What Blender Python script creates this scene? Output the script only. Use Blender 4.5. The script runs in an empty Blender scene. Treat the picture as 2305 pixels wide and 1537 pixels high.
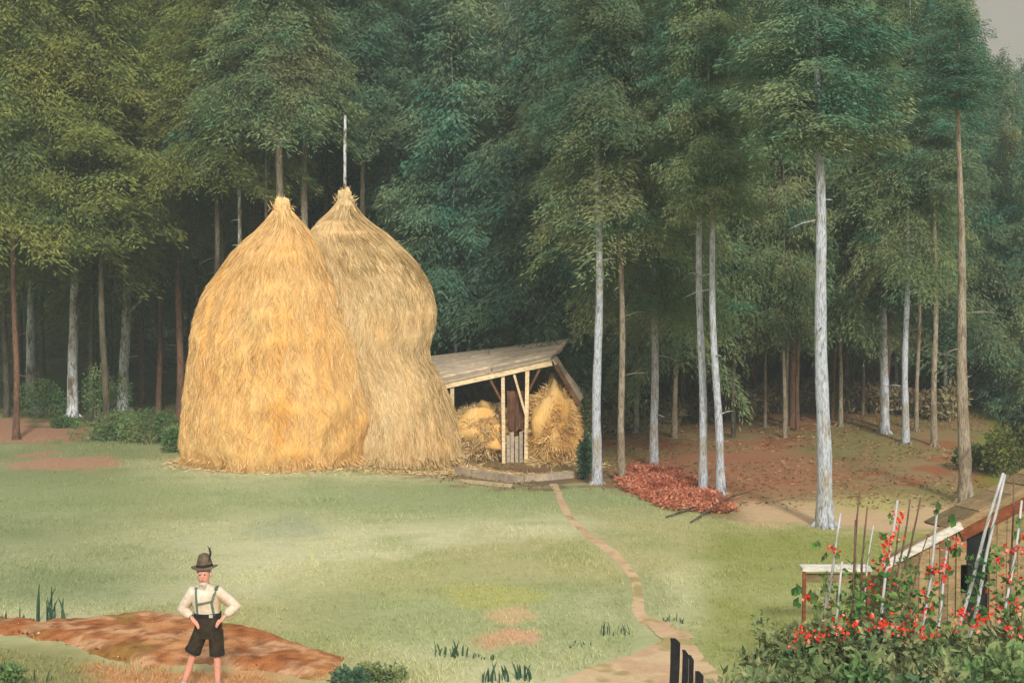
import bpy, bmesh, math, random
import numpy as np
from mathutils import Vector, Matrix, noise as mnoise
random.seed(7)
RNG = np.random.default_rng(7)
SC = bpy.context.scene
COL = SC.collection
PI = math.pi

# ------------------------------------------------------------------ camera
F = 3200.0; CX = 1152.5; CY = 768.5; EYE = 5.65
TILT = math.atan(148.0 / F)
ct, st = math.cos(TILT), math.sin(TILT)
cam_d = bpy.data.cameras.new('camera'); cam = bpy.data.objects.new('camera', cam_d); COL.objects.link(cam)
cam.location = (0, 0, EYE); cam.rotation_euler = (PI / 2 - TILT, 0, 0)
cam_d.sensor_width = 36.0; cam_d.lens = 36.0 * F / 2305.0
cam_d.clip_start = 0.1; cam_d.clip_end = 6000
SC.camera = cam

def ray(px, py):
    x = (px - CX) / F; u = (CY - py) / F
    return Vector((x, ct + u * st, -st + u * ct))
def P(px, py, Y):
    """the point at distance Y (world y) seen at a photo pixel"""
    r = ray(px, py); k = Y / r.y
    return Vector((r.x * k, Y, EYE + r.z * k))
def project(x, y, z):
    zz = z - EYE
    d = y * ct - zz * st; u = y * st + zz * ct
    return CX + F * x / d, CY - F * u / d

def sstep(a, b, v):
    t = np.clip((v - a) / (b - a), 0, 1); return t * t * (3 - 2 * t)
def T(x, y):
    """height of the ground"""
    x = np.asarray(x, float); y = np.asarray(y, float)
    near = 1 - sstep(70, 120, y)
    z = 0.07 * np.sin(x * .31 + 1.0) * np.sin(y * .23 + .5) + 0.05 * np.sin(x * .13 - y * .17 + 2)
    z = z * near
    z = z - 0.28 * np.exp(-((x - 0.5) / 4.5) ** 2 - ((y - 41.5) / 4.0) ** 2)
    z = z + 0.02 * np.clip(y - 66, 0, 60) + 0.045 * np.clip(y - 45, 0, 40) * sstep(1, 12, x)
    return z
def Tf(x, y): return float(T(x, y))
def hit(px, py):
    r = ray(px, py); z = 0.0
    for _ in range(8):
        k = (z - EYE) / r.z
        p = Vector((r.x * k, r.y * k, z)); z = Tf(p.x, p.y)
    return Vector((p.x, p.y, z))

# ------------------------------------------------------------------ noise (numpy value noise)
_perm = RNG.random((64, 64, 64))
def vnoise(p, s=1.0, o=0.0):
    q = np.asarray(p, float) * s + o
    i = np.floor(q).astype(int); f = q - i; f = f * f * (3 - 2 * f)
    r = 0
    for dx in (0, 1):
        for dy in (0, 1):
            for dz in (0, 1):
                w = (f[..., 0] if dx else 1 - f[..., 0]) * (f[..., 1] if dy else 1 - f[..., 1]) * (f[..., 2] if dz else 1 - f[..., 2])
                r = r + w * _perm[(i[..., 0] + dx) % 64, (i[..., 1] + dy) % 64, (i[..., 2] + dz) % 64]
    return r
def fbm(p, s=1.0, o=0.0, n=3):
    a, t, r = 1.0, 0.0, 0.0
    for k in range(n):
        r = r + a * vnoise(p, s * 2 ** k, o + 7.3 * k); t += a; a *= .5
    return r / t

def lin(r, g, b):
    def c(v):
        v /= 255.0
        return v / 12.92 if v <= .04045 else ((v + .055) / 1.055) ** 2.4
    return (c(r), c(g), c(b))

# ------------------------------------------------------------------ materials
class Nodes:
    def __init__(s, name):
        s.m = bpy.data.materials.new(name); s.m.use_nodes = True
        s.t = s.m.node_tree; s.t.nodes.clear()
        s.out = s.t.nodes.new('ShaderNodeOutputMaterial')
    def n(s, typ, **kw):
        x = s.t.nodes.new(typ)
        for k, v in kw.items():
            if k in x.inputs: x.inputs[k].default_value = v
            else: setattr(x, k, v)
        return x
    def l(s, a, b): s.t.links.new(a, b)
    def noise(s, scale, detail=3, stretch=None, rough=.6, space='Object'):
        co = s.n('ShaderNodeTexCoord').outputs['Object']
        if space == 'World': co = s.n('ShaderNodeNewGeometry').outputs['Position']
        if stretch:
            mp = s.n('ShaderNodeMapping'); mp.inputs['Scale'].default_value = stretch
            s.l(co, mp.inputs['Vector']); co = mp.outputs[0]
        x = s.n('ShaderNodeTexNoise'); x.inputs['Scale'].default_value = scale
        x.inputs['Detail'].default_value = detail; x.inputs['Roughness'].default_value = rough
        s.l(co, x.inputs['Vector']); return x.outputs['Fac']
    def ramp(s, fac, stops):
        r = s.n('ShaderNodeValToRGB'); e = r.color_ramp.elements
        while len(e) < len(stops): e.new(.5)
        for k, (p, c) in enumerate(stops):
            e[k].position = p; e[k].color = (*c[:3], 1)
        s.l(fac, r.inputs[0]); return r.outputs[0]
    def mix(s, fac, a, b, mode='MIX'):
        x = s.n('ShaderNodeMix', data_type='RGBA', blend_type=mode)
        if isinstance(fac, (int, float)): x.inputs[0].default_value = fac
        else: s.l(fac, x.inputs[0])
        for q, v in ((6, a), (7, b)):
            if isinstance(v, tuple): x.inputs[q].default_value = (*v[:3], 1)
            else: s.l(v, x.inputs[q])
        return x.outputs[2]
    def attr(s, name, out='Color'): return s.n('ShaderNodeAttribute', attribute_name=name).outputs[out]
    def done(s, col, rough=.85, spec=.15, bump=None, bstr=.4, bdist=.05, transl=0):
        b = s.n('ShaderNodeBsdfPrincipled'); b.inputs['Roughness'].default_value = rough
        b.inputs['Specular IOR Level'].default_value = spec
        if isinstance(col, tuple): b.inputs['Base Color'].default_value = (*col[:3], 1)
        else: s.l(col, b.inputs['Base Color'])
        if bump is not None:
            bp = s.n('ShaderNodeBump'); bp.inputs['Strength'].default_value = bstr; bp.inputs['Distance'].default_value = bdist
            s.l(bump, bp.inputs['Height']); s.l(bp.outputs[0], b.inputs['Normal'])
        sh = b.outputs[0]
        if transl:
            tr = s.n('ShaderNodeBsdfTranslucent'); mx = s.n('ShaderNodeMixShader'); mx.inputs[0].default_value = transl
            if isinstance(col, tuple): tr.inputs[0].default_value = (*col[:3], 1)
            else: s.l(col, tr.inputs[0])
            s.l(b.outputs[0], mx.inputs[1]); s.l(tr.outputs[0], mx.inputs[2]); sh = mx.outputs[0]
        s.l(sh, s.out.inputs[0]); return s.m

def mat_two(name, a, b, scale=6, stretch=None, rough=.85, bstr=.4, c=None, bdist=.03, spec=.15):
    s = Nodes(name); f = s.noise(scale, 4, stretch)
    stops = [(.33, a), (.66, b)] if c is None else [(.3, a), (.5, b), (.68, c)]
    col = s.ramp(f, stops)
    g = s.noise(scale * 7, 2, stretch)
    col = s.mix(.35, col, s.ramp(g, [(.3, (.45, .45, .45)), (.7, (1, 1, 1))]), 'MULTIPLY')
    return s.done(col, rough, spec, g, bstr, bdist)

def mat_leaf(name, dark, light, alt, alt2=None, scale=.35, transl=.18):
    """foliage: each clump has its own tone, patches of the tree differ in hue"""
    s = Nodes(name)
    tone = s.attr('tone', 'Fac')
    col = s.mix(tone, dark, light)
    p = s.noise(scale, 3, None, .6, 'World')
    r = s.n('ShaderNodeMapRange'); r.inputs[1].default_value = .45; r.inputs[2].default_value = .65
    s.l(p, r.inputs[0]); r.inputs[4].default_value = .75
    col = s.mix(r.outputs[0], col, s.mix(tone, tuple(v * .45 for v in alt), alt))
    if alt2:
        p = s.noise(scale * 1.9, 3, (1, 1, 1.7), .6, 'World')
        r = s.n('ShaderNodeMapRange'); r.inputs[1].default_value = .5; r.inputs[2].default_value = .68
        s.l(p, r.inputs[0]); r.inputs[4].default_value = .7
        col = s.mix(r.outputs[0], col, s.mix(tone, tuple(v * .5 for v in alt2), alt2))
    g = s.noise(30, 2, None, .6, 'World')
    col = s.mix(.5, col, s.ramp(g, [(.3, (.55, .55, .55)), (.7, (1.0, 1.0, 1.0))]), 'MULTIPLY')
    return s.done(col, .9, .08, transl=transl)

def mat_tone(name, a, b, c=None, rough=.9, transl=0, grain=25):
    s = Nodes(name); tone = s.attr('tone', 'Fac')
    stops = [(0, a), (1, b)] if c is None else [(0, a), (.5, b), (1, c)]
    col = s.ramp(tone, stops)
    g = s.noise(grain, 2)
    col = s.mix(.3, col, s.ramp(g, [(.3, (.5, .5, .5)), (.7, (1, 1, 1))]), 'MULTIPLY')
    return s.done(col, rough, .1, transl=transl)

# ------------------------------------------------------------------ mesh builder
class MB:
    def __init__(s): s.v = []; s.f = []; s.tn = []
    def add(s, vs, fs, tone=.5):
        o = len(s.v); s.v.extend([tuple(v) for v in vs]); s.f.extend([tuple(i + o for i in f) for f in fs]); s.tn.extend([tone] * len(vs))
    def box(s, c, size, rot=None, tone=.5):
        hx, hy, hz = [v / 2 for v in size]; R = rot or Matrix.Identity(3); c = Vector(c)
        vs = [c + R @ Vector((a * hx, b * hy, d * hz)) for a in (-1, 1) for b in (-1, 1) for d in (-1, 1)]
        s.add(vs, [(0, 1, 3, 2), (4, 6, 7, 5), (0, 4, 5, 1), (2, 3, 7, 6), (0, 2, 6, 4), (1, 5, 7, 3)], tone)
    def beam(s, a, b, w, h, tone=.5, up=Vector((0, 0, 1))):
        """a squared timber from a to b with slightly uneven ends"""
        a = Vector(a); b = Vector(b); d = (b - a); L = d.length; d.normalize()
        if abs(d.dot(up)) > .95: up = Vector((0, 1, 0))
        sx = d.cross(up).normalized(); sy = sx.cross(d).normalized()
        n = max(1, int(L / .5)); vs = []; fs = []
        for k in range(n + 1):
            t = k / n; j = random.uniform(.93, 1.07); p = a + d * (L * t)
            for (u, v) in ((-1, -1), (1, -1), (1, 1), (-1, 1)): vs.append(p + sx * (u * w / 2 * j) + sy * (v * h / 2 * j))
        for k in range(n):
            for q in range(4): fs.append((k * 4 + q, k * 4 + (q + 1) % 4, k * 4 + 4 + (q + 1) % 4, k * 4 + 4 + q))
        fs.append((3, 2, 1, 0)); e = n * 4; fs.append((e, e + 1, e + 2, e + 3)); s.add(vs, fs, tone)
    def tube(s, pts, radii, seg=8, tone=.5, cap=True, sy=None):
        pts = [Vector(p) for p in pts]; vs = []; fs = []; n = len(pts)
        prev = None
        for k, p in enumerate(pts):
            d = (pts[min(k + 1, n - 1)] - pts[max(k - 1, 0)]).normalized()
            if prev is None:
                a = Vector((1, 0, 0)) if abs(d.x) < .8 else Vector((0, 1, 0))
                prev = (a - d * a.dot(d)).normalized()
            else: prev = (prev - d * prev.dot(d)).normalized()
            b = d.cross(prev)
            for q in range(seg):
                an = 2 * PI * q / seg; r = radii[k]; ry = r * (sy[k] if sy else 1)
                vs.append(p + prev * (r * math.cos(an)) + b * (ry * math.sin(an)))
        for k in range(n - 1):
            for q in range(seg): fs.append((k * seg + q, k * seg + (q + 1) % seg, (k + 1) * seg + (q + 1) % seg, (k + 1) * seg + q))
        if cap:
            fs.append(tuple(range(seg - 1, -1, -1))); fs.append(tuple((n - 1) * seg + q for q in range(seg)))
        s.add(vs, fs, tone)
    def rings(s, rs, tone=.5, cap=True):
        """loft through rings (lists of points, equal counts)"""
        seg = len(rs[0]); vs = [p for r in rs for p in r]; fs = []
        for k in range(len(rs) - 1):
            for q in range(seg): fs.append((k * seg + q, k * seg + (q + 1) % seg, (k + 1) * seg + (q + 1) % seg, (k + 1) * seg + q))
        if cap: fs.append(tuple(range(seg - 1, -1, -1))); fs.append(tuple((len(rs) - 1) * seg + q for q in range(seg)))
        s.add(vs, fs, tone)
    def blob(s, c, r, seed=0, n=10, amp=.15, tone=.5):
        c = Vector(c); rs = []
        for k in range(n + 1):
            th = PI * k / n; ring = []
            for q in range(n * 2):
                ph = PI * q / n; d = Vector((math.sin(th) * math.cos(ph), math.sin(th) * math.sin(ph), -math.cos(th)))
                a = 1 + amp * mnoise.noise(d * 2.2 + Vector((seed * 3.1, seed, 0)))
                ring.append(c + Vector((d.x * r[0], d.y * r[1], d.z * r[2])) * a)
            rs.append(ring)
        s.rings(rs, tone, False)
    def leaf(s, p, d, L, w, tone=.5, nrm=None):
        """a pointed leaf with a folded midrib"""
        p = Vector(p); d = Vector(d).normalized()
        if nrm is None: nrm = Vector((random.gauss(0, 1), random.gauss(0, 1), random.gauss(0, 1)))
        sd = d.cross(nrm); 
        if sd.length < 1e-4: sd = d.cross(Vector((0, 0, 1)) + Vector((.3, 0, 0)))
        sd.normalize(); up = sd.cross(d)
        m = p + d * (L * .45)
        s.add([p, m + sd * (w / 2), p + d * L, m - sd * (w / 2), m - up * (w * .15)], [(0, 1, 4), (1, 2, 4), (2, 3, 4), (3, 0, 4)], tone)
    def build(s, name, mat, parent=None, smooth=False):
        return mesh_obj(name, np.array(s.v, float).reshape(-1, 3), s.f, mat, parent, np.array(s.tn, float), smooth)

def mesh_obj(name, v, f, mat, parent=None, tone=None, smooth=False, col=None):
    me = bpy.data.meshes.new(name)
    if isinstance(f, np.ndarray):
        k = f.shape[1]
        me.vertices.add(len(v)); me.vertices.foreach_set('co', v.astype(np.float32).ravel())
        me.loops.add(f.size); me.loops.foreach_set('vertex_index', f.astype(np.int32).ravel())
        me.polygons.add(len(f)); me.polygons.foreach_set('loop_start', np.arange(0, f.size, k, dtype=np.int32))
        me.update(calc_edges=True)
    else:
        me.from_pydata([tuple(p) for p in v], [], f); me.update()
    if tone is not None:
        a = me.attributes.new('tone', 'FLOAT', 'POINT'); a.data.foreach_set('value', tone.astype(np.float32))
    if col is not None:
        a = me.attributes.new('tint', 'FLOAT_COLOR', 'POINT')
        a.data.foreach_set('color', np.concatenate([col, np.ones((len(col), 1))], 1).astype(np.float32).ravel())
    if smooth: me.polygons.foreach_set('use_smooth', np.ones(len(me.polygons), dtype=bool))
    if mat: me.materials.append(mat)
    o = bpy.data.objects.new(name, me); COL.objects.link(o)
    if parent: o.parent = parent
    return o

def tag(o, label=None, cat=None, group=None, kind=None):
    if label: o['label'] = label
    if cat: o['category'] = cat
    if group: o['group'] = group
    if kind: o['kind'] = kind
    return o
def empty(name, loc, label, cat, group=None, rz=0):
    o = bpy.data.objects.new(name, None); COL.objects.link(o); o.location = loc; o.rotation_euler = (0, 0, rz)
    o.empty_display_size = .3
    return tag(o, label, cat, group)

def inpoly(px, py, poly):
    px = np.asarray(px); py = np.asarray(py); r = np.zeros(px.shape, bool); n = len(poly)
    for i in range(n):
        x1, y1 = poly[i]; x2, y2 = poly[(i + 1) % n]
        c = ((y1 > py) != (y2 > py)) & (px < (x2 - x1) * (py - y1) / (y2 - y1 + 1e-9) + x1)
        r ^= c
    return r

# strokes: many pointed slivers at once (numpy)
def strokes(p, d, L, w, tone, rng=RNG):
    n = len(p); d = d / np.linalg.norm(d, axis=1, keepdims=True)
    r = rng.normal(size=(n, 3)); sd = np.cross(d, r); sd /= np.linalg.norm(sd, axis=1, keepdims=True) + 1e-9
    L = L[:, None]; w = w[:, None]; m = p + d * L * .4
    v = np.stack([p, m + sd * w / 2, p + d * L, m - sd * w / 2], 1).reshape(-1, 3)
    f = np.arange(4 * n).reshape(n, 4)
    return v, f, np.repeat(tone, 4)

# ================================================================== GROUND
def axis(lo, hi, step, far):
    a = list(np.arange(lo, hi + 1e-6, step)); g = step
    r = [a[-1]]
    while r[-1] < far: g *= 1.35; r.append(r[-1] + g)
    l = [a[0]]; g = step
    while l[-1] > -far: g *= 1.35; l.append(l[-1] - g)
    return np.array(l[1:][::-1] + a + r[1:])
gx = axis(-27, 27, .18, 1500); gy = axis(14, 72, .2, 1500)
X, Y = np.meshgrid(gx, gy); Z = T(X, Y)
pos = np.stack([X, Y, Z], -1).reshape(-1, 3)
def edge_wood(px):      # where grass gives way to the floor of the wood (photo pixel row)
    return np.interp(px, [-300, 0, 60, 200, 300, 410, 600, 1030, 1180, 1300, 1400, 1520, 1640, 1750, 1900, 2100, 2305, 2700],
                     [910, 925, 945, 965, 985, 1010, 1030, 1085, 1100, 1092, 1105, 1140, 1165, 1178, 1192, 1205, 1200, 1210])
def ground_colour(pos):
    d = np.maximum(pos[:, 1], 3)
    px = CX + F * pos[:, 0] / (d * ct - (pos[:, 2] - EYE) * st)
    dd = d * ct - (pos[:, 2] - EYE) * st; py = CY - F * (d * st + (pos[:, 2] - EYE) * ct) / dd
    n1 = fbm(pos, .35, 3.1, 4); n2 = fbm(pos, 1.1, 9.7, 3); n3 = fbm(pos * np.array([.5, 1, 1]), .16, 21, 3); n4 = fbm(pos, 2.6, 31, 3)
    jx = px + (n2 - .5) * 90 + (n4 - .5) * 40; jy = py + (n2 - .5) * 46 + (n4 - .5) * 26
    def C(*c): return np.array(lin(*c))
    def mixc(a, b, t): t = np.clip(t, 0, 1)[:, None]; return a * (1 - t) + b * t
    base = np.broadcast_to(C(178, 174, 128), (len(pos), 3)).copy()
    base = mixc(base, C(202, 200, 162), sstep(.48, .66, fbm(pos, .22, 47, 3)) * .9)
    base = mixc(base, C(148, 160, 112), sstep(.5, .7, n3) * .7)
    base = mixc(base, C(152, 162, 112), sstep(.5, .75, n2) * .5)
    # broad darker sweep to the left, cool band under the haystacks
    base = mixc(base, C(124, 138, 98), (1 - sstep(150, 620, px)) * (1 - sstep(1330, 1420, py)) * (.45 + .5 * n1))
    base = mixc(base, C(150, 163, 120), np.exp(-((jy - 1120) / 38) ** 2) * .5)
    # fresh green in front of the big trunk
    t = sstep(1500, 1640, jx) * sstep(1165, 1215, jy) * (1 - .25 * sstep(1420, 1500, jy))
    base = mixc(base, C(138, 145, 72), t * (.5 + .5 * n1))
    # yellowish and pink worn places
    for (cx, cy, rx, ry, c, a) in ((1110, 1340, 110, 30, (182, 178, 104), .6), (1150, 1385, 60, 17, (203, 176, 138), .9), (1130, 1440, 75, 20, (200, 164, 130), .9),
                                   (1190, 1434, 40, 10, (212, 168, 140), .8), (850, 1300, 260, 40, (180, 178, 128), .5), (1440, 1345, 70, 60, (150, 156, 112), .5),
                                   (640, 1190, 90, 30, (152, 163, 135), .5)):
        base = mixc(base, C(*c), a * (1 - sstep(.7, 1.25, np.hypot((jx - cx) / rx, (jy - cy) / ry))))
    # bare pinkish soil by the wood, left
    s1 = (1 - sstep(.75, 1.15, np.hypot((jx - 70) / 165, (jy - 965) / 34))); s2 = (1 - sstep(.75, 1.1, np.hypot((jx - 140) / 140, (jy - 1042) / 22)))
    base = mixc(base, C(184, 140, 116), np.maximum(s1, s2 * .9) * (.8 + .3 * n4))
    # foreground, lower left: thin green and peach-coloured trodden soil
    t = (1 - sstep(560, 740, jx)) * sstep(1488, 1515, jy)
    base = mixc(base, C(196, 150, 108), t)
    t = (1 - sstep(150, 260, jx)) * sstep(1440, 1480, jy)
    base = mixc(base, C(146, 144, 100), t)
    # floor of the wood
    e = edge_wood(px); t = sstep(8, -8, jy - e)
    fl = mixc(np.broadcast_to(C(150, 128, 92), base.shape).copy(), C(156, 104, 74), sstep(.50, .62, n2))
    fl = mixc(fl, C(134, 130, 84), sstep(.48, .62, n1) * .85)
    fl = mixc(fl, C(172, 116, 90), (1 - sstep(.6, 1.2, np.hypot((jx - 1640) / 260, (jy - 1060) / 60))) * .7)
    fl = mixc(fl, C(206, 176, 142), sstep(1600, 1720, jx) * sstep(1110, 1150, jy) * (1 - sstep(2150, 2300, px)) * .9)
    fl = mixc(fl, C(182, 176, 110), np.exp(-((jx - 1960) / 110) ** 2 - ((jy - 1135) / 20) ** 2) * .8)
    fl = mixc(fl, C(96, 116, 70), (1 - sstep(430, 900, px)) * .85)
    fl = mixc(fl, C(120, 104, 84), np.exp(-((jx - 1200) / 150) ** 2 - ((jy - 1080) / 26) ** 2) * .9)
    fl = mixc(fl, C(120, 136, 52), sstep(2180, 2260, jx) * (1 - sstep(1080, 1160, jy)) * .8)
    base = mixc(base, fl, t)
    return base * .90
gcol = ground_colour(pos)
nx, ny = len(gx), len(gy)
ii = np.arange(nx * ny).reshape(ny, nx)
gf = np.stack([ii[:-1, :-1], ii[:-1, 1:], ii[1:, 1:], ii[1:, :-1]], -1).reshape(-1, 4)
def mat_ground(name, grain=(.78, 1.06)):
    s = Nodes(name); c = s.attr('tint')
    a = s.noise(5, 5, None, .65, 'World'); b = s.noise(38, 3, None, .7, 'World')
    c = s.mix(.75, c, s.ramp(a, [(.3, (.84,) * 3), (.7, (1.08,) * 3)]), 'MULTIPLY')
    c = s.mix(.75, c, s.ramp(b, [(.3, (grain[0],) * 3), (.7, (grain[1],) * 3)]), 'MULTIPLY')
    return s.done(c, .95, .05, b, .5, .03)
M_GROUND = mat_ground('meadow_and_forest_floor')
g = mesh_obj('ground', pos, gf, M_GROUND, smooth=True, col=gcol); tag(g, kind='structure')

# ---- patches laid on the ground: a sheet clipped to an outline traced on the ground
def patch(name, poly_px, step, mat, colf, lift=.004, bump=0, amp=14, rag=26):
    pts = [hit(*p) for p in poly_px]
    x0 = min(p.x for p in pts) - 1; x1 = max(p.x for p in pts) + 1; y0 = min(p.y for p in pts) - 1; y1 = max(p.y for p in pts) + 1.5
    xs = np.arange(x0, x1, step); ys = np.arange(y0, y1, step)
    Xp, Yp = np.meshgrid(xs, ys); q = np.stack([Xp, Yp, T(Xp, Yp)], -1).reshape(-1, 3)
    n = fbm(q, 1.3, 5.5, 4) - .5; n2 = fbm(q, 1.5, 55.5, 4) - .5
    qx = q[:, 0] + n * rag / 60; qy = q[:, 1] + n2 * rag / 45
    ins = inpoly(qx, qy, [(p.x, p.y) for p in pts])
    idx = np.arange(len(q)).reshape(Xp.shape)
    f = np.stack([idx[:-1, :-1], idx[:-1, 1:], idx[1:, 1:], idx[1:, :-1]], -1).reshape(-1, 4)
    keep = ins[f].all(1); f = f[keep]
    # distance from the rim in cells, to round the edge down
    dist = ins.reshape(Xp.shape).astype(float); acc = np.zeros_like(dist); cur = dist.copy()
    for _ in range(8):
        acc += cur; c2 = cur.copy()
        c2[1:] *= cur[:-1]; c2[:-1] *= cur[1:]; c2[:, 1:] *= cur[:, :-1]; c2[:, :-1] *= cur[:, 1:]; cur = c2
    rim = np.clip((acc.ravel() - 1) / 7, 0, 1); rim = rim * rim * (3 - 2 * rim)
    z = q[:, 2] + (lift if bump == 0 else .02 * rim - .03 * (1 - rim)) + (bump * 1.1 * rim * (fbm(q, 6.5, 19, 3) - .4) if bump else 0) + bump * rim * (.35 + 1.2 * fbm(q, 1.4, 77, 4)) * 1.0
    q = q.copy(); q[:, 2] = z
    used = np.unique(f); mp = -np.ones(len(q), int); mp[used] = np.arange(len(used))
    q = q[used]; f = mp[f]
    o = mesh_obj(name, q, f, mat, smooth=True, col=colf(q)); tag(o, kind='structure'); return o

def C(*c): return np.array(lin(*c))
def soil_col(q):
    n1 = fbm(q, 1.5, 3, 4); n2 = fbm(q, 2.4, 13, 4); n3 = fbm(q, 5, 23, 3)
    b = np.broadcast_to(C(214, 156, 108), (len(q), 3)).copy()
    def mx(b, c, t): t = np.clip(t, 0, 1)[:, None]; return b * (1 - t) + C(*c) * t
    b = mx(b, (180, 112, 66), sstep(.46, .58, n1) * .85); b = mx(b, (224, 178, 138), sstep(.52, .64, n2) * .8)
    b = mx(b, (132, 78, 48), sstep(.58, .7, n3) * .7); b = mx(b, (150, 120, 60), sstep(.55, .66, fbm(q, 1.1, 93, 3)) * .7); b = mx(b, (128, 72, 42), sstep(.5, .62, fbm(q, 8, 53, 2)) * .5)
    return b * .82
M_SOIL = mat_ground('turned_soil', (.5, 1.1))
soil = patch('soil', [(-300, 1362), (0, 1378), (110, 1392), (230, 1384), (330, 1372), (430, 1388), (560, 1402), (660, 1432), (720, 1455), (800, 1475), (800, 1530), (720, 1537),
                      (560, 1520), (430, 1505), (300, 1512), (190, 1482), (120, 1450), (0, 1436), (-300, 1430)], .07, M_SOIL, soil_col, .01, .075)
def path_col(q):
    n1 = fbm(q, 1.2, 43, 4); b = np.broadcast_to(C(216, 188, 152), (len(q), 3)).copy()
    t = sstep(.5, .65, n1)[:, None]; b = b * (1 - t) + C(206, 174, 140) * t
    t = sstep(.58, .7, fbm(q, 3, 4, 3))[:, None]; b = b * (1 - t) + C(176, 160, 112) * t
    return b * .82
def ribbon(cl):
    L = [(x - w / 2, y) for x, y, w in cl]; R = [(x + w / 2, y) for x, y, w in cl]
    return L + R[::-1]
M_PATH = mat_ground('trodden_path', (.75, 1.08))
def ribbon_sheet(name, cl, mat, colf, lift):
    pts = [hit(x, y) for x, y, w in cl]; ws = [w / F * p.y for (x, y, w), p in zip(cl, pts)]
    t = np.linspace(0, len(cl) - 1, 260); k = np.arange(len(cl))
    cx = np.interp(t, k, [p.x for p in pts]); cy = np.interp(t, k, [p.y for p in pts]); wd = np.interp(t, k, ws)
    kern = np.ones(15) / 15; sm = lambda a: np.convolve(np.pad(a, 7, 'edge'), kern, 'valid')
    cx, cy, wd = sm(cx), sm(cy), sm(wd); c = np.stack([cx, cy, cx * 0], 1); n1 = fbm(c, 1.6, 3, 4) - .5; n2 = fbm(c, 1.6, 33, 4) - .5
    tx = np.gradient(cx); ty = np.gradient(cy); ln = np.hypot(tx, ty); nx_, ny_ = ty / ln, -tx / ln
    u = np.linspace(-1, 1, 9)[None, :]; off = u * wd[:, None] * .5 + np.where(u > 0, n1[:, None], n2[:, None]) * np.abs(u) * .5 * wd[:, None]
    Xq = cx[:, None] + nx_[:, None] * off; Yq = cy[:, None] + ny_[:, None] * off
    q = np.stack([Xq, Yq, T(Xq, Yq) + lift - .012 * np.abs(u) ** 4], -1).reshape(-1, 3); idx = np.arange(len(q)).reshape(Xq.shape)
    f = np.stack([idx[:-1, :-1], idx[:-1, 1:], idx[1:, 1:], idx[1:, :-1]], -1).reshape(-1, 4)
    o = mesh_obj(name, q, f, mat, smooth=True, col=colf(q)); tag(o, kind='structure'); return o
ribbon_sheet('path', [(1245, 1086, 20), (1262, 1125, 18), (1282, 1165, 20), (1318, 1200, 26), (1362, 1228, 30), (1400, 1262, 28), (1428, 1300, 26), (1438, 1340, 24), (1436, 1375, 30), (1455, 1398, 40), (1500, 1418, 70), (1530, 1440, 80)], M_PATH, path_col, .009)
patch('path', [(1440, 1385), (1470, 1392), (1520, 1408), (1545, 1425), (1560, 1450), (1640, 1537), (1720, 1640), (1130, 1640), (1245, 1537), (1330, 1500), (1420, 1475), (1490, 1440), (1450, 1405)],
      .03, M_PATH, path_col, .013, 0, 0, 10)

# ---- short grass over the meadow (nobody could count it)
def in_frame(px, py): return (px > -60) & (px < 2365) & (py > 950)
nb = 150000
yy = 17.5 + (50 - 17.5) * RNG.random(nb) ** 1.25; xx = (RNG.random(nb) * 2 - 1) * .40 * yy
q = np.stack([xx, yy, T(xx, yy)], 1)
px, py = project(q[:, 0], q[:, 1], q[:, 2])
ok = (py > edge_wood(px) + 4) & ~inpoly(px, py, [(-300, 1385), (330, 1388), (700, 1462), (780, 1490), (700, 1537), (300, 1500), (-300, 1425)]) \
     & ~inpoly(px, py, ribbon([(1245, 1085, 30), (1282, 1165, 34), (1362, 1228, 44), (1428, 1300, 44), (1436, 1375, 46), (1480, 1420, 90)])) \
     & ~inpoly(px, py, [(1440, 1405), (1545, 1425), (1640, 1537), (1720, 1640), (1130, 1640), (1245, 1530), (1420, 1475)])
q = q[ok]; n = len(q)
dens = fbm(q, .6, 61, 3); k = RNG.random(n) < sstep(.3, .65, dens) + .25; q = q[k]; n = len(q)
d = RNG.normal(size=(n, 3)) * .55; d[:, 2] = 1
L = RNG.uniform(.03, .085, n) * (.7 + fbm(q, .9, 71, 2)) * (1 + 1.6 * sstep(.60, .74, fbm(q, .8, 29, 4)) * RNG.random(n)); w = RNG.uniform(.010, .022, n)
v, f, t = strokes(q, d, L, w, RNG.random(n))
gc = ground_colour(np.repeat(q, 4, 0)); gc = gc * (1.12 + .3 * (t[:, None] - .5)) * np.array([.98, 1.02, .94])
s = Nodes('short_grass'); M_GRASS = s.done(s.attr('tint'), .9, .05, transl=.25)
go = mesh_obj('meadow_grass', v, f, M_GRASS, col=gc); tag(go, 'short pale green grass covering the meadow in front of the haystacks', 'grass', kind='stuff')

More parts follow.
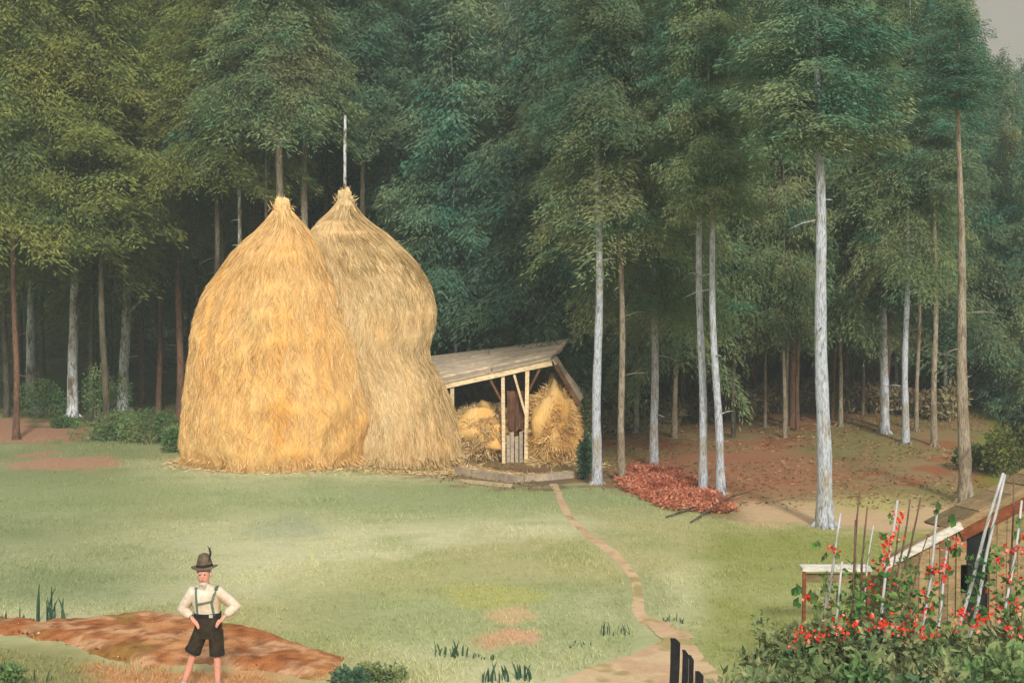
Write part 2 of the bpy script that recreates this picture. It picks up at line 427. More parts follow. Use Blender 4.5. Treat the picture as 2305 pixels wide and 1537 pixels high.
# ================================================================== TREES
def crown_mesh(seed, L, R, nb, den=9.0, droop=.5, low=1.0, top=.06, size=1.0):
    """drooping spruce boughs as thousands of slivers; local z runs from the lowest bough (0) to the tip (L)"""
    rg = np.random.default_rng(seed)
    t = np.sort(rg.random(nb) ** 1.15); z0 = t * L
    prof = (1 - t) ** .62 * (low + (1 - low) * np.clip(t / .25, 0, 1))
    r = R * np.maximum(prof, top) * rg.uniform(.55, 1.12, nb)
    az = rg.random(nb) * 2 * PI; bt = rg.random(nb)
    k = np.maximum((r * den * (1 + r * .35)).astype(int), 6); bi = np.repeat(np.arange(nb), k); n = len(bi)
    s = rg.random(n) ** .85 * .97 + .03
    rr = r[bi]; dz = rr * (.22 * s - droop * s * s) * (1 - .6 * t[bi]) + .1 * rr * s * (t[bi] > .7)
    lat = rg.normal(size=n) * .16 * rr * (1.1 - .6 * s)
    ca, sa = np.cos(az[bi]), np.sin(az[bi])
    p = np.stack([ca * rr * s - sa * lat, sa * rr * s + ca * lat, z0[bi] + dz - np.abs(lat) * .3 + rg.normal(size=n) * .10 - np.abs(rg.normal(size=n)) * .22], 1)
    sd = np.sign(lat + rg.normal(size=n) * .1)
    d = np.stack([ca * .8 - sa * sd * .9, sa * .8 + ca * sd * .9, -.55 - .7 * rg.random(n)], 1) + rg.normal(size=(n, 3)) * .28
    Ls = rg.uniform(.10, .27, n) * (.65 + .12 * rr) * size; w = rg.uniform(.026, .055, n) * size
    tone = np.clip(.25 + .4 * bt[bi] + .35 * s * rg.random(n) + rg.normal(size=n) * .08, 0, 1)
    return strokes(p, d, Ls, w, tone, rg)

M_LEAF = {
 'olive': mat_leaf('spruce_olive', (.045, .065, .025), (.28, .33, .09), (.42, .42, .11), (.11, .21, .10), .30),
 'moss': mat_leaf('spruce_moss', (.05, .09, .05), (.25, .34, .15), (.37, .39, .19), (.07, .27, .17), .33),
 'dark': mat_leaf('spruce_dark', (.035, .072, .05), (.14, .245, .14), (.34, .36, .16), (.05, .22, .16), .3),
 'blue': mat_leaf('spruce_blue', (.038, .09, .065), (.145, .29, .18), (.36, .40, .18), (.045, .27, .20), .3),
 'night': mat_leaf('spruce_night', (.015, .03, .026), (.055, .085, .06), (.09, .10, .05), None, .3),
 'fresh': mat_leaf('shrub_fresh', (.03, .06, .02), (.16, .20, .06), (.24, .25, .07), None, .8),
 'fern':  mat_leaf('shrub_green', (.04, .095, .04), (.20, .36, .13), (.38, .42, .18), None, .8),
 'garden': mat_leaf('garden_leaf', (.07, .11, .045), (.36, .42, .18), (.55, .52, .28), (.14, .30, .16), 1.3),
 'brush': mat_leaf('brush_olive', (.16, .14, .07), (.50, .44, .25), (.52, .34, .22), None, .6),
 'teal':  mat_leaf('blade_teal', (.02, .06, .045), (.06, .13, .085), (.09, .16, .07), None, 2),
}
CROWNS = []
for i, (L, R, nb, dn, dr, lo) in enumerate([(15, 3.0, 300, 78, .50, .85), (15, 3.4, 290, 72, .60, 1.0), (15, 2.7, 300, 80, .35, .75), (15, 3.2, 280, 76, .75, 1.0), (9, 2.4, 200, 74, .45, .6)]):
    v, f, t = crown_mesh(100 + i, L, R, nb, dn, dr, lo)
    o = mesh_obj('crown', v, f, M_LEAF['dark'], tone=t); me = o.data; bpy.data.objects.remove(o); CROWNS.append(me)

def mat_bark(name, pale, tan, brown, patch=.5, scale=1.0):
    s = Nodes(name)
    a = s.noise(2.2 * scale, 4, (1.6, 1.6, .55)); b = s.noise(9, 4, (1.5, 1.5, .35)); c = s.noise(26, 3, (1.4, 1.4, .3))
    col = s.ramp(a, [(patch - .10, tan), (patch + .03, pale)])
    r = s.n('ShaderNodeMapRange'); r.inputs[1].default_value = .52; r.inputs[2].default_value = .68; s.l(b, r.inputs[0])
    col = s.mix(r.outputs[0], col, brown)
    col = s.mix(.75, col, s.ramp(c, [(.36, (.42, .42, .42)), (.58, (1.05, 1.05, 1.05))]), 'MULTIPLY')
    return s.done(col, .9, .06, c, .9, .04)
M_BARK = {
 'pale': mat_bark('bark_pale', (.50, .54, .62), (.38, .34, .27), (.24, .24, .22), .45),
 'mottled': mat_bark('bark_mottled', (.80, .86, .92), (.24, .19, .12), (.18, .14, .09), .47, .8),
 'pole': mat_bark('pole_mottled', (.62, .66, .70), (.16, .12, .07), (.10, .08, .05), .5, 2.6),  # pale patches broken by brown along the pole
 'tan': mat_bark('bark_tan', (.36, .31, .24), (.26, .21, .15), (.14, .11, .08), .5),
 'grey': mat_bark('bark_grey', (.30, .31, .30), (.24, .20, .15), (.12, .10, .08), .45),
 'red': mat_bark('bark_red', (.22, .12, .08), (.14, .085, .06), (.08, .05, .04), .5),
 'dark': mat_bark('bark_dark', (.15, .13, .09), (.09, .08, .06), (.05, .045, .035), .5),
}
def trunk_mesh(base, tops, r0, H, name, mat, parent, seed, stubs=6, fork=None, cbz=99):
    """base at the origin of the parent; tops = [(height, dx)] the lean seen in the photo"""
    rg = random.Random(seed); mb = MB(); n = 26; pts = []; rad = []
    for k in range(n + 1):
        t = (k / n) ** 1.25; z = t * H
        dx = float(np.interp(z, [0] + [a for a, _ in tops], [0] + [b for _, b in tops])) if tops else 0
        wob = .035 * math.sin(z * .9 + seed) * min(1, z / 2)
        pts.append((dx + wob, .04 * math.sin(z * .6 + seed * 2), z - (.25 if k == 0 else 0)))
        fl = 1 + .42 * math.exp(-z / .28)
        rad.append(max(r0 * fl * (1 - .86 * t ** .9) * (1 + .05 * math.sin(z * 4 + seed)) * (1 - .45 * min(max((z - cbz) / 3, 0), 1)), .015))
    mb.tube(pts, rad, 12)
    for q in range(5):                      # roots running into the ground
        a = 2 * PI * q / 5 + rg.random(); e = r0 * rg.uniform(1.9, 2.7)
        mb.tube([(math.cos(a) * r0 * .6, math.sin(a) * r0 * .6, r0 * .9), (math.cos(a) * r0 * 1.3, math.sin(a) * r0 * 1.3, .12 * r0 / .2 * .5), (math.cos(a) * e, math.sin(a) * e, -.12)],
                [r0 * .34, r0 * .3, r0 * .1], 6)
    for q in range(stubs):                  # dead snags
        z = rg.uniform(1.6, min(8, H * .5)); a = rg.random() * 2 * PI; L = rg.uniform(.15, .8)
        k = min(range(len(pts)), key=lambda i: abs(pts[i][2] - z)); c = Vector(pts[k]); c.z = z
        d = Vector((math.cos(a), math.sin(a), rg.uniform(-.2, .35)))
        mb.tube([c, c + d * (rad[k] + L * .5), c + d * (rad[k] + L) + Vector((0, 0, -.12 * L))], [.022, .016, .006], 5)
    if fork:
        for (z, dx, dz, r) in fork:
            c = Vector((0, 0, z)); mb.tube([c, c + Vector((dx * .45, 0, dz * .25)), c + Vector((dx * .8, 0, dz * .55)), c + Vector((dx, 0, dz))], [r, r * .8, r * .6, r * .3], 7)
    return mb.build(name, mat, parent, smooth=True)

TREES = 0
def tree(x, y, cb, H, r0, bark, leaf, label, group, ci=None, crs=1.0, tops=None, name='spruce_tree', stubs=6, fork=None, z=None, cat='tree'):
    global TREES
    TREES += 1; sd = TREES
    zz = Tf(x, y) if z is None else z
    e = empty(name, (x, y, zz), label, cat, group)
    trunk_mesh(None, tops, r0, H * .97, 'trunk', M_BARK[bark], e, sd, stubs, fork, cb)
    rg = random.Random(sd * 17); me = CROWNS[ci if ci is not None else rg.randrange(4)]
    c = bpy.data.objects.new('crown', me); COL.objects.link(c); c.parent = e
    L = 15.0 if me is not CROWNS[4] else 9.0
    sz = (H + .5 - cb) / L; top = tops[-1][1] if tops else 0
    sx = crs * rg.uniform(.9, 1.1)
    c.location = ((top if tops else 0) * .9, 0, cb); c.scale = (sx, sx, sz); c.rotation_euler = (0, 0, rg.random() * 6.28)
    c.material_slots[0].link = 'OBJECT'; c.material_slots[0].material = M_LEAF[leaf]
    return e

def ptree(bx, by, tx, ty, wpx, cby, Hpy, bark, leaf, label, group=None, crs=1.0, ci=None, **kw):
    """tree standing where pixel (bx,by) meets the ground; its stem passes (tx,ty); crown starts at row cby"""
    b = hit(bx, by); sc = F / b.y
    zt = P(tx, ty, b.y).z - b.z; dx = P(tx, ty, b.y).x - b.x
    cb = P(bx, cby, b.y).z - b.z; H = P(bx, Hpy, b.y).z - b.z
    return tree(b.x, b.y, cb, H, wpx / 2 / sc, bark, leaf, label, group, ci, crs, [(zt, dx), (zt * 2, dx * 1.6)], z=b.z, **kw)

GR = 'pale trunked conifers along the right edge of the wood'
GL = 'conifers along the left edge of the wood'
ptree(1857, 1186, 1843, 340, 37, 330, -560, 'pale', 'blue', 'big pale grey conifer with the thickest trunk, alone at the sandy strip', GR, .95, 2)
ptree(2172, 1130, 2158, 220, 32, 240, 22, 'tan', 'blue', 'tall tan and grey conifer behind the bean poles, beside the small hut roof', GR, .7, 4)
ptree(1344, 1090, 1348, 420, 23, 290, -500, 'pale', 'dark', 'straight whitish trunk just right of the hay shed', GR, .8, 1)
ptree(1400, 1082, 1398, 700, 17, 520, -300, 'tan', 'moss', 'thin olive brown trunk between the white trunk by the shed and the red leaf heap', GR, .8)
ptree(1472, 1052, 1472, 700, 20, 690, -250, 'pale', 'moss', 'pale trunk standing behind the red leaf heap, its low boughs hanging over it', GR, .8, 1)
ptree(1583, 1102, 1574, 480, 20, 320, -420, 'pale', 'blue', 'left one of two close trunks, upright in the red leaf heap', GR, .75, 2)
ptree(1623, 1112, 1606, 700, 20, 480, -350, 'pale', 'moss', 'right one of two close trunks by the red leaf heap, leaning left', GR, .7)
ptree(1990, 975, 1990, 560, 22, 450, -260, 'pale', 'moss', 'grey white trunk far back on the brown slope between the two tallest trunks', GR, .8)
ptree(2038, 997, 2040, 760, 17, 600, -150, 'pale', 'moss', 'short looking slim white trunk just right of another pale one on the slope', GR, .7)
ptree(2104, 1004, 2104, 560, 15, 430, -60, 'tan', 'blue', 'slim brown trunk left of the tall tan conifer', GR, .7)
ptree(1651, 985, 1650, 700, 10, 740, -260, 'dark', 'moss', 'thin dark trunk behind the two close pale trunks', None, .8)
ptree(1518, 985, 1519, 700, 13, 790, -260, 'tan', 'moss', 'tan slender trunk seen between the pale trunk and the pair by the leaf heap', None, .8)
ptree(1893, 960, 1890, 700, 10, 720, -260, 'tan', 'moss', 'thin tan trunk close behind the biggest pale trunk', None, .8)
ptree(1766, 985, 1764, 700, 9, 760, -260, 'tan', 'moss', 'thin light brown trunk left of the biggest pale trunk', None, .8)
# left of the haystacks
ptree(72, 905, 70, 450, 24, 470, -330, 'mottled', 'olive', 'leftmost tree, dark trunk with a worn pale patch by the grey rock', GL, 1.0, 1)
ptree(163, 940, 168, 470, 25, 520, -350, 'mottled', 'olive', 'trunk with the brightest blue white bark patches left of the haystacks', GL, 1.0, 3)
ptree(276, 925, 290, 520, 25, 560, -330, 'mottled', 'olive', 'forked brown trunk with pale foot and a curved side limb', GL, .9, 0, fork=[(3.9, .95, 1.1, .09), (4.4, -.3, 1.6, .06)])
ptree(357, 930, 362, 600, 13, 520, -300, 'red', 'olive', 'slim reddish trunk, second one left of the haystack', GL, .9)
ptree(404, 945, 404, 600, 18, 500, -330, 'red', 'olive', 'reddish trunk touching the left haystack, pale streak on it', GL, .9, 1)
ptree(541, 975, 536, 330, 13, 330, -300, 'mottled', 'moss', 'thin trunk with one white spot rising behind the left haystack shoulder', GL, .8)
ptree(634, 985, 630, 290, 27, 240, -420, 'tan', 'moss', 'thick grey brown trunk straight behind the tip of the left haystack', GL, .9)
ptree(688, 975, 686, 290, 24, 250, -400, 'tan', 'dark', 'brownish trunk in the gap between the two haystack tips', GL, .9)
ptree(505, 960, 500, 330, 14, 300, -330, 'dark', 'olive', 'very dark trunk behind the left haystack slope', GL, .9)

# rows behind: crown base follows the line of low boughs in the photo
def cby(px): return float(np.interp(px, [-200, 0, 120, 260, 400, 470, 540, 640, 760, 860, 930, 1010, 1300, 1450, 1600, 1750, 1900, 2050, 2180, 2260, 2500],
                                    [500, 500, 540, 580, 560, 450, 310, 250, 260, 380, 560, 740, 770, 730, 690, 670, 650, 640, 830, 960, 980]))
def topy(px): return float(np.interp(px, [0, 2090, 2150, 2215, 2240, 2330], [-400, -260, -60, 95, 135, 175]))
def region(px):
    if px < 420: return 'dark slender conifer deep in the wood left of the haystacks', 'conifers deep in the wood on the left'
    if px < 960: return 'conifer in the gloom behind the two haystacks', 'conifers behind the haystacks'
    if px < 1330: return 'dense dark conifer with boughs hanging low behind the hay shed', 'conifers behind the hay shed'
    if px < 1860: return 'thin conifer back in the wood above the brown floor, right of the shed', 'conifers back in the wood right of the shed'
    return 'conifer back in the wood on the far right, behind the biggest pale trunk', 'conifers back in the wood on the far right'
HAND = [72, 163, 276, 357, 404, 541, 634, 688, 1344, 1400, 1472, 1583, 1623, 1857, 1990, 2038, 2104, 2172]
rg = random.Random(5)
for row, (D, dpx, off) in enumerate([(51, 190, 0), (56, 170, 20), (62, 150, 45), (69, 120, 70), (77, 100, 90)]):
    px = -150 + rg.uniform(0, 80)
    while px < 2460:
        qx = px + rg.uniform(-45, 45); d = D + rg.uniform(-1.6, 1.6)
        if row < 3:
            for a_ in HAND:
                if abs(qx - a_) < 34: qx = a_ + (40 if qx > a_ else -40)
        x = (qx - CX) / F * d; z = Tf(x, d); s_ = F / d
        cb = EYE + (HZ - (cby(qx) + off * .5 + rg.uniform(-35, 35))) / s_ - z if False else P(qx, cby(qx) + off * .5 + rg.uniform(-35, 35) - (70 if row > 0 and 1380 < qx < 2120 else 0), d).z - z
        H = P(qx, topy(qx) + (rg.uniform(-200, 60) if qx < 2100 else rg.uniform(-10, 40)), d).z - z
        cb = min(max(cb, .4), H - 4)
        lf = rg.choice(['olive', 'olive', 'moss'] if qx < 620 else (['dark', 'dark', 'blue'] if qx < 1250 else (['moss', 'blue', 'dark', 'moss'] if qx < 2150 else ['blue', 'dark'])))
        bk = rg.choice(['dark', 'dark', 'dark', 'red'] if qx < 1000 else ['tan', 'tan', 'grey', 'pale', 'red'])
        la, gp = region(qx)
        tree(x, d, cb, H, rg.uniform(.07, .15), bk, lf, la, gp, None, (1.0 if row < 2 else 1.1) * (.8 if qx > 2150 else 1) * (1.25 if 960 < qx < 1330 or qx < 420 else 1), [(H, rg.uniform(-.4, .4))], stubs=4)
        px += dpx
for (px, d, cy) in ((560, 70, 470), (600, 74, 520), (645, 71, 500), (690, 75, 520), (735, 72, 500), (780, 70, 480), (840, 73, 540)):
    x = (px - CX) / F * d; z = Tf(x, d); la, gp = region(700)
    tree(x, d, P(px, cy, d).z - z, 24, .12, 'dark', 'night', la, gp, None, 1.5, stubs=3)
for i in range(26):
    px = 1340 + i * 31 + rg.uniform(-12, 12); d = rg.uniform(55, 74)
    if any(abs(px - a_) < 20 for a_ in HAND): continue
    x = (px - CX) / F * d; z = Tf(x, d); la, gp = region(px)
    tree(x, d, P(px, 660, d).z - z, 20, rg.uniform(.06, .12), rg.choice(['dark', 'red', 'tan', 'tan', 'grey']), rg.choice(['moss', 'blue']), la, gp, None, .8, [(20, rg.uniform(-.4, .4))], stubs=4)
for i in range(22):
    px = 1360 + i * 37 + rg.uniform(-10, 10); d = rg.uniform(49, 60)
    if any(abs(px - a_) < 16 for a_ in HAND): continue
    x = (px - CX) / F * d; z = Tf(x, d); la, gp = region(px)
    tree(x, d, P(px, 560, d).z - z, 18, rg.uniform(.045, .085), rg.choice(['tan', 'pale', 'red', 'tan', 'grey']), rg.choice(['moss', 'blue']), la, gp, None, .6, [(18, rg.uniform(-.4, .4))], stubs=3)
# the wood closing behind, one mass
VV = []; FF = []; TT = []; o_ = 0
for D in (84, 92, 102):
    for px in np.arange(-260, 2580, 105 if D > 84 else 120):
        qx = px + rg.uniform(-40, 40); d = D + rg.uniform(-3, 3); x = (qx - CX) / F * d; z = Tf(x, d)
        ln = 24 if qx < 2150 else P(qx, topy(qx) + 10, d).z - z
        v, f, t = crown_mesh(int(d * 97 + px) % 9999 + 500, max(ln, 6), 3.4, 120, 16, .5, 1.0, .06, 2.0)
        v = v * np.array([1.15, 1.15, 1]) + np.array([x, d, z + rg.uniform(-.2, 1.2)])
        VV.append(v); FF.append(f + o_); TT.append(t); o_ += len(v)
wd = mesh_obj('far_wood', np.concatenate(VV), np.concatenate(FF), mat_leaf('far_spruce', (.08, .10, .06), (.28, .30, .17), (.36, .30, .18), None, .2), tone=np.concatenate(TT))
tag(wd, 'far mass of dense spruces closing the view deep in the wood', 'wood', kind='stuff')

# undergrowth
def shrub(px, py, wpx, hpx, leaf, label, group, name='shrub', n=900, ls=(.09, .2), lw=(.04, .08), cat='shrub', dz=0):
    b = hit(px, py); s_ = F / b.y; W = wpx / s_ / 2; Hh = hpx / s_
    e = empty(name, (b.x, b.y, b.z + dz), label, cat, group)
    r = np.random.default_rng(int(px * 7 + py)); m = 7
    cen = np.stack([r.uniform(-.75, .75, m) * W, r.uniform(-.4, .4, m) * W, r.uniform(.25, .75, m) * Hh], 1); cen[0] = (0, 0, Hh * .6)
    k = r.integers(0, m, n); dd = r.normal(size=(n, 3)); dd /= np.linalg.norm(dd, axis=1, keepdims=True)
    rad = r.uniform(.55, 1.05, n)[:, None] * np.array([W * .42, W * .42, Hh * .36])
    p = cen[k] + dd * rad; p[:, 2] = np.maximum(p[:, 2], .02)
    d = dd * .8 + r.normal(size=(n, 3)) * .5 + np.array([0, 0, .1])
    v, f, t = strokes(p, d, r.uniform(*ls, n), r.uniform(*lw, n), np.clip(.2 + .6 * r.random(m)[k] + r.normal(size=n) * .15, 0, 1), r)
    mesh_obj('foliage', v, f, M_LEAF[leaf], e, tone=t)
    mb = MB()
    for q in range(m):
        c = Vector(cen[q]); mb.tube([(c.x * .15, c.y * .15, -.05), (c.x * .6, c.y * .6, c.z * .5), c], [.022, .015, .006], 5)
    mb.build('stem', M_BARK['tan'], e)
    return e
GU = 'low bushes at the foot of the left trees'
for (px, py, w_, h_, lf, la) in [(110, 938, 130, 85, 'fern', 'low dull green bush right of the grey rock'), (215, 958, 140, 140, 'fern', 'largest dark green bush between the two whitest left trunks'),
        (250, 990, 170, 60, 'fern', 'low bush in front of the forked trunk'), (338, 996, 120, 85, 'fern', 'grassy bush in front of the slim reddish trunk'), (400, 1016, 80, 60, 'fern', 'small dark bush against the left haystack foot'),
        (20, 920, 90, 60, 'dark', 'dark bush at the far left edge of the wood'), (150, 962, 60, 26, 'fern', 'tiny bush at the foot of the whitest left trunk')]:
    shrub(px, py, w_, h_, lf, la, GU, n=1900, ls=(.07, .15), lw=(.03, .06))
for (px, py, w_, h_, lf, la) in [(2255, 1075, 130, 110, 'fresh', 'yellow green bush at the right edge beside the tan tree'), (2200, 1060, 90, 60, 'fresh', 'small yellow green bush right behind the tan tree'),
        (2310, 1050, 130, 160, 'night', 'dark tall bush at the right edge'), (1322, 1078, 34, 110, 'dark', 'dark bush squeezed between the hay shed and the white trunk'),
        (1318, 1030, 50, 150, 'dark', 'upright dark bush behind the right side of the hay shed')]:
    shrub(px, py, w_, h_, lf, la, None, n=1300)
for i, (px, py, w_, h_) in enumerate([(1400, 925, 120, 60), (1480, 915, 130, 80), (1560, 905, 120, 70), (1640, 900, 140, 85), (1720, 885, 130, 75), (1800, 880, 140, 90), (1880, 880, 130, 70), (1960, 885, 140, 90), (2040, 890, 130, 80), (2130, 900, 140, 100)]):
    shrub(px, py + 46, w_, h_ * .8, 'brush', 'low olive brown brush deep in the wood behind the brown forest floor', 'olive brown brush deep in the wood', n=900, ls=(.12, .3), lw=(.04, .1))
# grey rock at the foot of the leftmost tree
b = hit(90, 935); mb = MB(); mb.blob((0, 0, .12), (.42, .3, .3), 3, 9, .5); 
o = mb.build('rock', mat_two('rock_grey', (.10, .12, .10), (.26, .27, .23), 4), None, True); o.location = b; tag(o, 'grey green rock at the foot of the leftmost tree', 'rock')

# red heap of fallen leaves and brushwood
lp = [(1390, 1060), (1440, 1050), (1520, 1062), (1580, 1090), (1640, 1128), (1655, 1150), (1600, 1160), (1520, 1150), (1440, 1122), (1395, 1095)]
pts = [hit(*p) for p in lp]; n = 26000
xs = RNG.uniform(min(p.x for p in pts), max(p.x for p in pts), n); ys = RNG.uniform(min(p.y for p in pts), max(p.y for p in pts), n)
q = np.stack([xs, ys, T(xs, ys)], 1); nz_ = fbm(q, 1.0, 17, 3); ok = inpoly(xs + (nz_ - .5) * .8, ys + (fbm(q, 1.2, 90, 3) - .5) * 1.6, [(p.x, p.y) for p in pts]); q = q[ok]; nz_ = nz_[ok]; n = len(q)
q[:, 2] += RNG.random(n) * .17 * sstep(.3, .7, nz_)
v, f, t = strokes(q, RNG.normal(size=(n, 3)) * np.array([1, 1, .45]) + np.array([0, 0, .15]), RNG.uniform(.06, .17, n), RNG.uniform(.02, .055, n), np.clip(RNG.random(n) * .7 + (nz_ - .5) * .8 + .15, 0, 1))
M_RED = mat_tone('fallen_leaf_red', lin(112, 56, 44), lin(174, 98, 74), lin(208, 152, 122), grain=14)
o = mesh_obj('fallen_leaves', v, f, M_RED, tone=t); tag(o, 'heap of red fallen leaves and brushwood at the foot of the close pale trunks', 'leaves', kind='stuff')
# thinner litter over the floor of the wood
n = 60000; xs = RNG.uniform(-22, 24, n); ys = RNG.uniform(34, 72, n); q = np.stack([xs, ys, T(xs, ys)], 1); px, py = project(xs, ys, q[:, 2])
ok = (py < edge_wood(px) - 4 + RNG.normal(size=n) * 8) & (fbm(q, .5, 37, 3) > .42); q = q[ok]; n = len(q)
q[:, 2] += RNG.random(n) * .04; rt = (sstep(1000, 1500, px[ok]))
v, f, t = strokes(q, RNG.normal(size=(n, 3)) * np.array([1, 1, .35]) + np.array([0, 0, .1]), RNG.uniform(.06, .2, n), RNG.uniform(.02, .06, n), RNG.random(n) * (.35 + .65 * rt))
o = mesh_obj('leaf_litter', v, f, mat_tone('litter', lin(84, 78, 52), lin(134, 104, 70), lin(178, 130, 94)), tone=t); tag(o, 'brown and rusty leaf litter over the floor of the wood', 'litter', kind='stuff')
# loose branches at the rim of the heap
for i, (a, b_, la) in enumerate([((1500, 1166), (1690, 1118), 'long fallen branch lying across the lower tip of the red heap'), ((1555, 1178), (1625, 1145), 'short dark stick lying in the grass below the red heap'),
                               ((1590, 1150), (1655, 1160), 'thin brown twig at the sharp tip of the red heap')]):
    A, B = hit(*a), hit(*b_); mb = MB(); c = A; dv = B - A; up = Vector((0, 0, .06))
    pts_ = [Vector((0, 0, .03))] + [dv * t_ + up * (1 + random.uniform(-.2, 1.5)) for t_ in (.25, .5, .75)] + [dv + up * 2.5]
    mb.tube(pts_, [.022, .03, .028, .02, .008], 6); m_ = pts_[2]; mb.tube([m_, m_ + Vector((.3, .25, .2))], [.015, .005], 5); m_ = pts_[3]; mb.tube([m_, m_ + Vector((.2, -.3, .18))], [.012, .004], 5)
    o = mb.build('fallen_branch', M_BARK['dark'], None, True); o.location = A; tag(o, la, 'branch')

# ================================================================== HAYSTACKS
def mat_hay(name, a, b, c, d):
    s = Nodes(name)
    x = s.noise(1.0, 4, (1, 1, .5)); y = s.noise(14, 4, (1, 1, .12)); z = s.noise(40, 3, (1, 1, .15))
    col = s.ramp(x, [(.32, a), (.5, b), (.68, c)])
    r = s.n('ShaderNodeMapRange'); r.inputs[1].default_value = .56; r.inputs[2].default_value = .72; r.inputs[4].default_value = .8; s.l(y, r.inputs[0])
    col = s.mix(r.outputs[0], col, d)
    col = s.mix(.7, col, s.ramp(z, [(.3, (.62,) * 3), (.65, (1.05,) * 3)]), 'MULTIPLY')
    return s.done(col, .9, .1, z, .7, .04)
def haystack(rows, D, mat, smat, label, seed, pole, tufts, dep=1.0, brown=None):
    cx_ = (rows[-1][1] + rows[-1][2]) / 2
    bx = (cx_ - CX) / F * D; z0 = Tf(bx, D) 
    e = empty('haystack', (bx, D, z0), label, 'haystack', 'two tall haystacks on the meadow')
    zs = [P(cx_, r[0], D).z - z0 for r in rows]
    cs = [((r[1] + r[2]) / 2 - CX) / F * D - bx for r in rows]; rs_ = [(r[2] - r[1]) / 2 / F * D for r in rows]
    zs = zs[::-1]; cs = cs[::-1]; rs_ = rs_[::-1]
    zs = [zs[0] * 0 - .3] + zs; cs = [cs[0]] + cs; rs_ = [rs_[0] * .98] + rs_
    H = zs[-1]; nz, na = 110, 120
    zz = np.linspace(-.3, H, nz); an = np.linspace(0, 2 * PI, na, endpoint=False)
    Rr = np.interp(zz, zs, rs_); Cc = np.interp(zz, zs, cs)
    A, Zg = np.meshgrid(an, zz); Rg = np.repeat(Rr[:, None], na, 1)
    pn = np.stack([np.cos(A) * 2.2, np.sin(A) * 2.2, Zg * .7], -1)
    bump = (fbm(pn, .9, seed, 3) - .5) * .30 + (fbm(pn * np.array([3, 3, .6]), 1.6, seed + 9, 3) - .5) * .12
    Rg = np.maximum(Rg * (1 + bump * np.clip(Rg / 2, .15, 1)), .03)
    Cg = np.repeat(Cc[:, None], na, 1)
    V = np.stack([Cg + np.cos(A) * Rg, np.sin(A) * Rg * dep, Zg], -1).reshape(-1, 3)
    ii = np.arange(nz * na).reshape(nz, na); f = np.stack([ii[:-1], np.roll(ii, -1, 1)[:-1], np.roll(ii, -1, 1)[1:], ii[1:]], -1).reshape(-1, 4)
    mesh_obj('hay_body', V, f, mat, e, smooth=True)
    # loose straw lying down over the surface
    rg = np.random.default_rng(seed); n = 38000
    zi = rg.random(n) * (H - .1) + .05; a = rg.random(n) * 2 * PI
    zi = zi[np.argsort(zi)]
    iz = (zi + .3) / (H + .3) * (nz - 1); ia = a / (2 * PI) * na
    def samp(iz, ia):
        i0 = np.clip(iz.astype(int), 0, nz - 2); j0 = ia.astype(int) % na; G = V.reshape(nz, na, 3); t = (iz - i0)[:, None]; u = (ia - ia.astype(int))[:, None]
        return (G[i0, j0] * (1 - u) + G[i0, (j0 + 1) % na] * u) * (1 - t) + (G[i0 + 1, j0] * (1 - u) + G[i0 + 1, (j0 + 1) % na] * u) * t
    p0 = samp(iz, ia); Ls = rg.uniform(.18, .6, n)
    p1 = samp(np.clip(iz - Ls / (H + .3) * (nz - 1), 0, nz - 1.01), (ia + rg.normal(size=n) * 1.2) % na)
    out = np.stack([np.cos(a), np.sin(a) * dep, np.full(n, .15)], 1)
    p0 = p0 + out * .015; d = p1 - p0 + out * rg.uniform(.01, .075, n)[:, None]; Ld = np.linalg.norm(d, axis=1)
    tone = np.clip(.55 + rg.normal(size=n) * .22 + (fbm(p0 * np.array([1, 1, .5]), .8, seed + 40, 3) - .5) * .9, 0, 1)
    if brown is not None:
        for (bz, bw, ba) in brown:
            k = np.exp(-((p0[:, 2] - bz) / bw) ** 2) * sstep(.45, .62, fbm(p0 * np.array([1, 1, 1.6]), 1.5, seed + 80, 3)); tone = tone * (1 - ba * k)
    v, f, t = strokes(p0, d, Ld, rg.uniform(.008, .024, n), tone, rg)
    mesh_obj('loose_straw', v, f, smat, e, tone=t)
    # cap of straw tied round the top
    mb = MB(); top = Vector((cs[-1], 0, H - .2)); rr = random.Random(seed)
    for q in range(360):
        a_ = rr.random() * 2 * PI; r0 = rr.uniform(0, tufts[0]); st_ = top + Vector((math.cos(a_) * r0, math.sin(a_) * r0, rr.uniform(-.55, tufts[1] * (1 - r0 / tufts[0] * .5))))
        dd = Vector((math.cos(a_) * rr.uniform(.1, .6), math.sin(a_) * rr.uniform(.1, .6), rr.uniform(-.9, .8) if q % 3 else rr.uniform(.6, 1)))
        mb.leaf(st_, dd, rr.uniform(.10, .26), rr.uniform(.015, .035), rr.random())
    mb.blob(top + Vector((0, 0, -.05)), (tufts[0] * .8, tufts[0] * .8, tufts[1] * .8 + .2), seed, 8, .4, .6)
    mb.build('straw_cap', smat, e)
    mb = MB(); mb.tube([top + Vector((0, 0, -1.5)), top + Vector((.0, 0, pole[1] * .5)), top + Vector((.02, 0, pole[1]))], [pole[0], pole[0] * .95, pole[0] * .75], 9)
    mb.build('pole', M_BARK['pole'], e, True)
    # shaggy skirt at the foot
    mb = MB()
    for q in range(2600):
        a_ = rr.random() * 2 * PI; k = rr.randrange(3, 9); base = V.reshape(nz, na, 3)[k, int(a_ / (2 * PI) * na)]
        dd = Vector((math.cos(a_) * rr.uniform(.2, 1), math.sin(a_) * rr.uniform(.2, 1), rr.uniform(-1, -.2)))
        mb.leaf(Vector(base), dd, rr.uniform(.12, .35), rr.uniform(.015, .04), rr.random() * .8)
    mb.build('straw_skirt', smat, e)
    return e
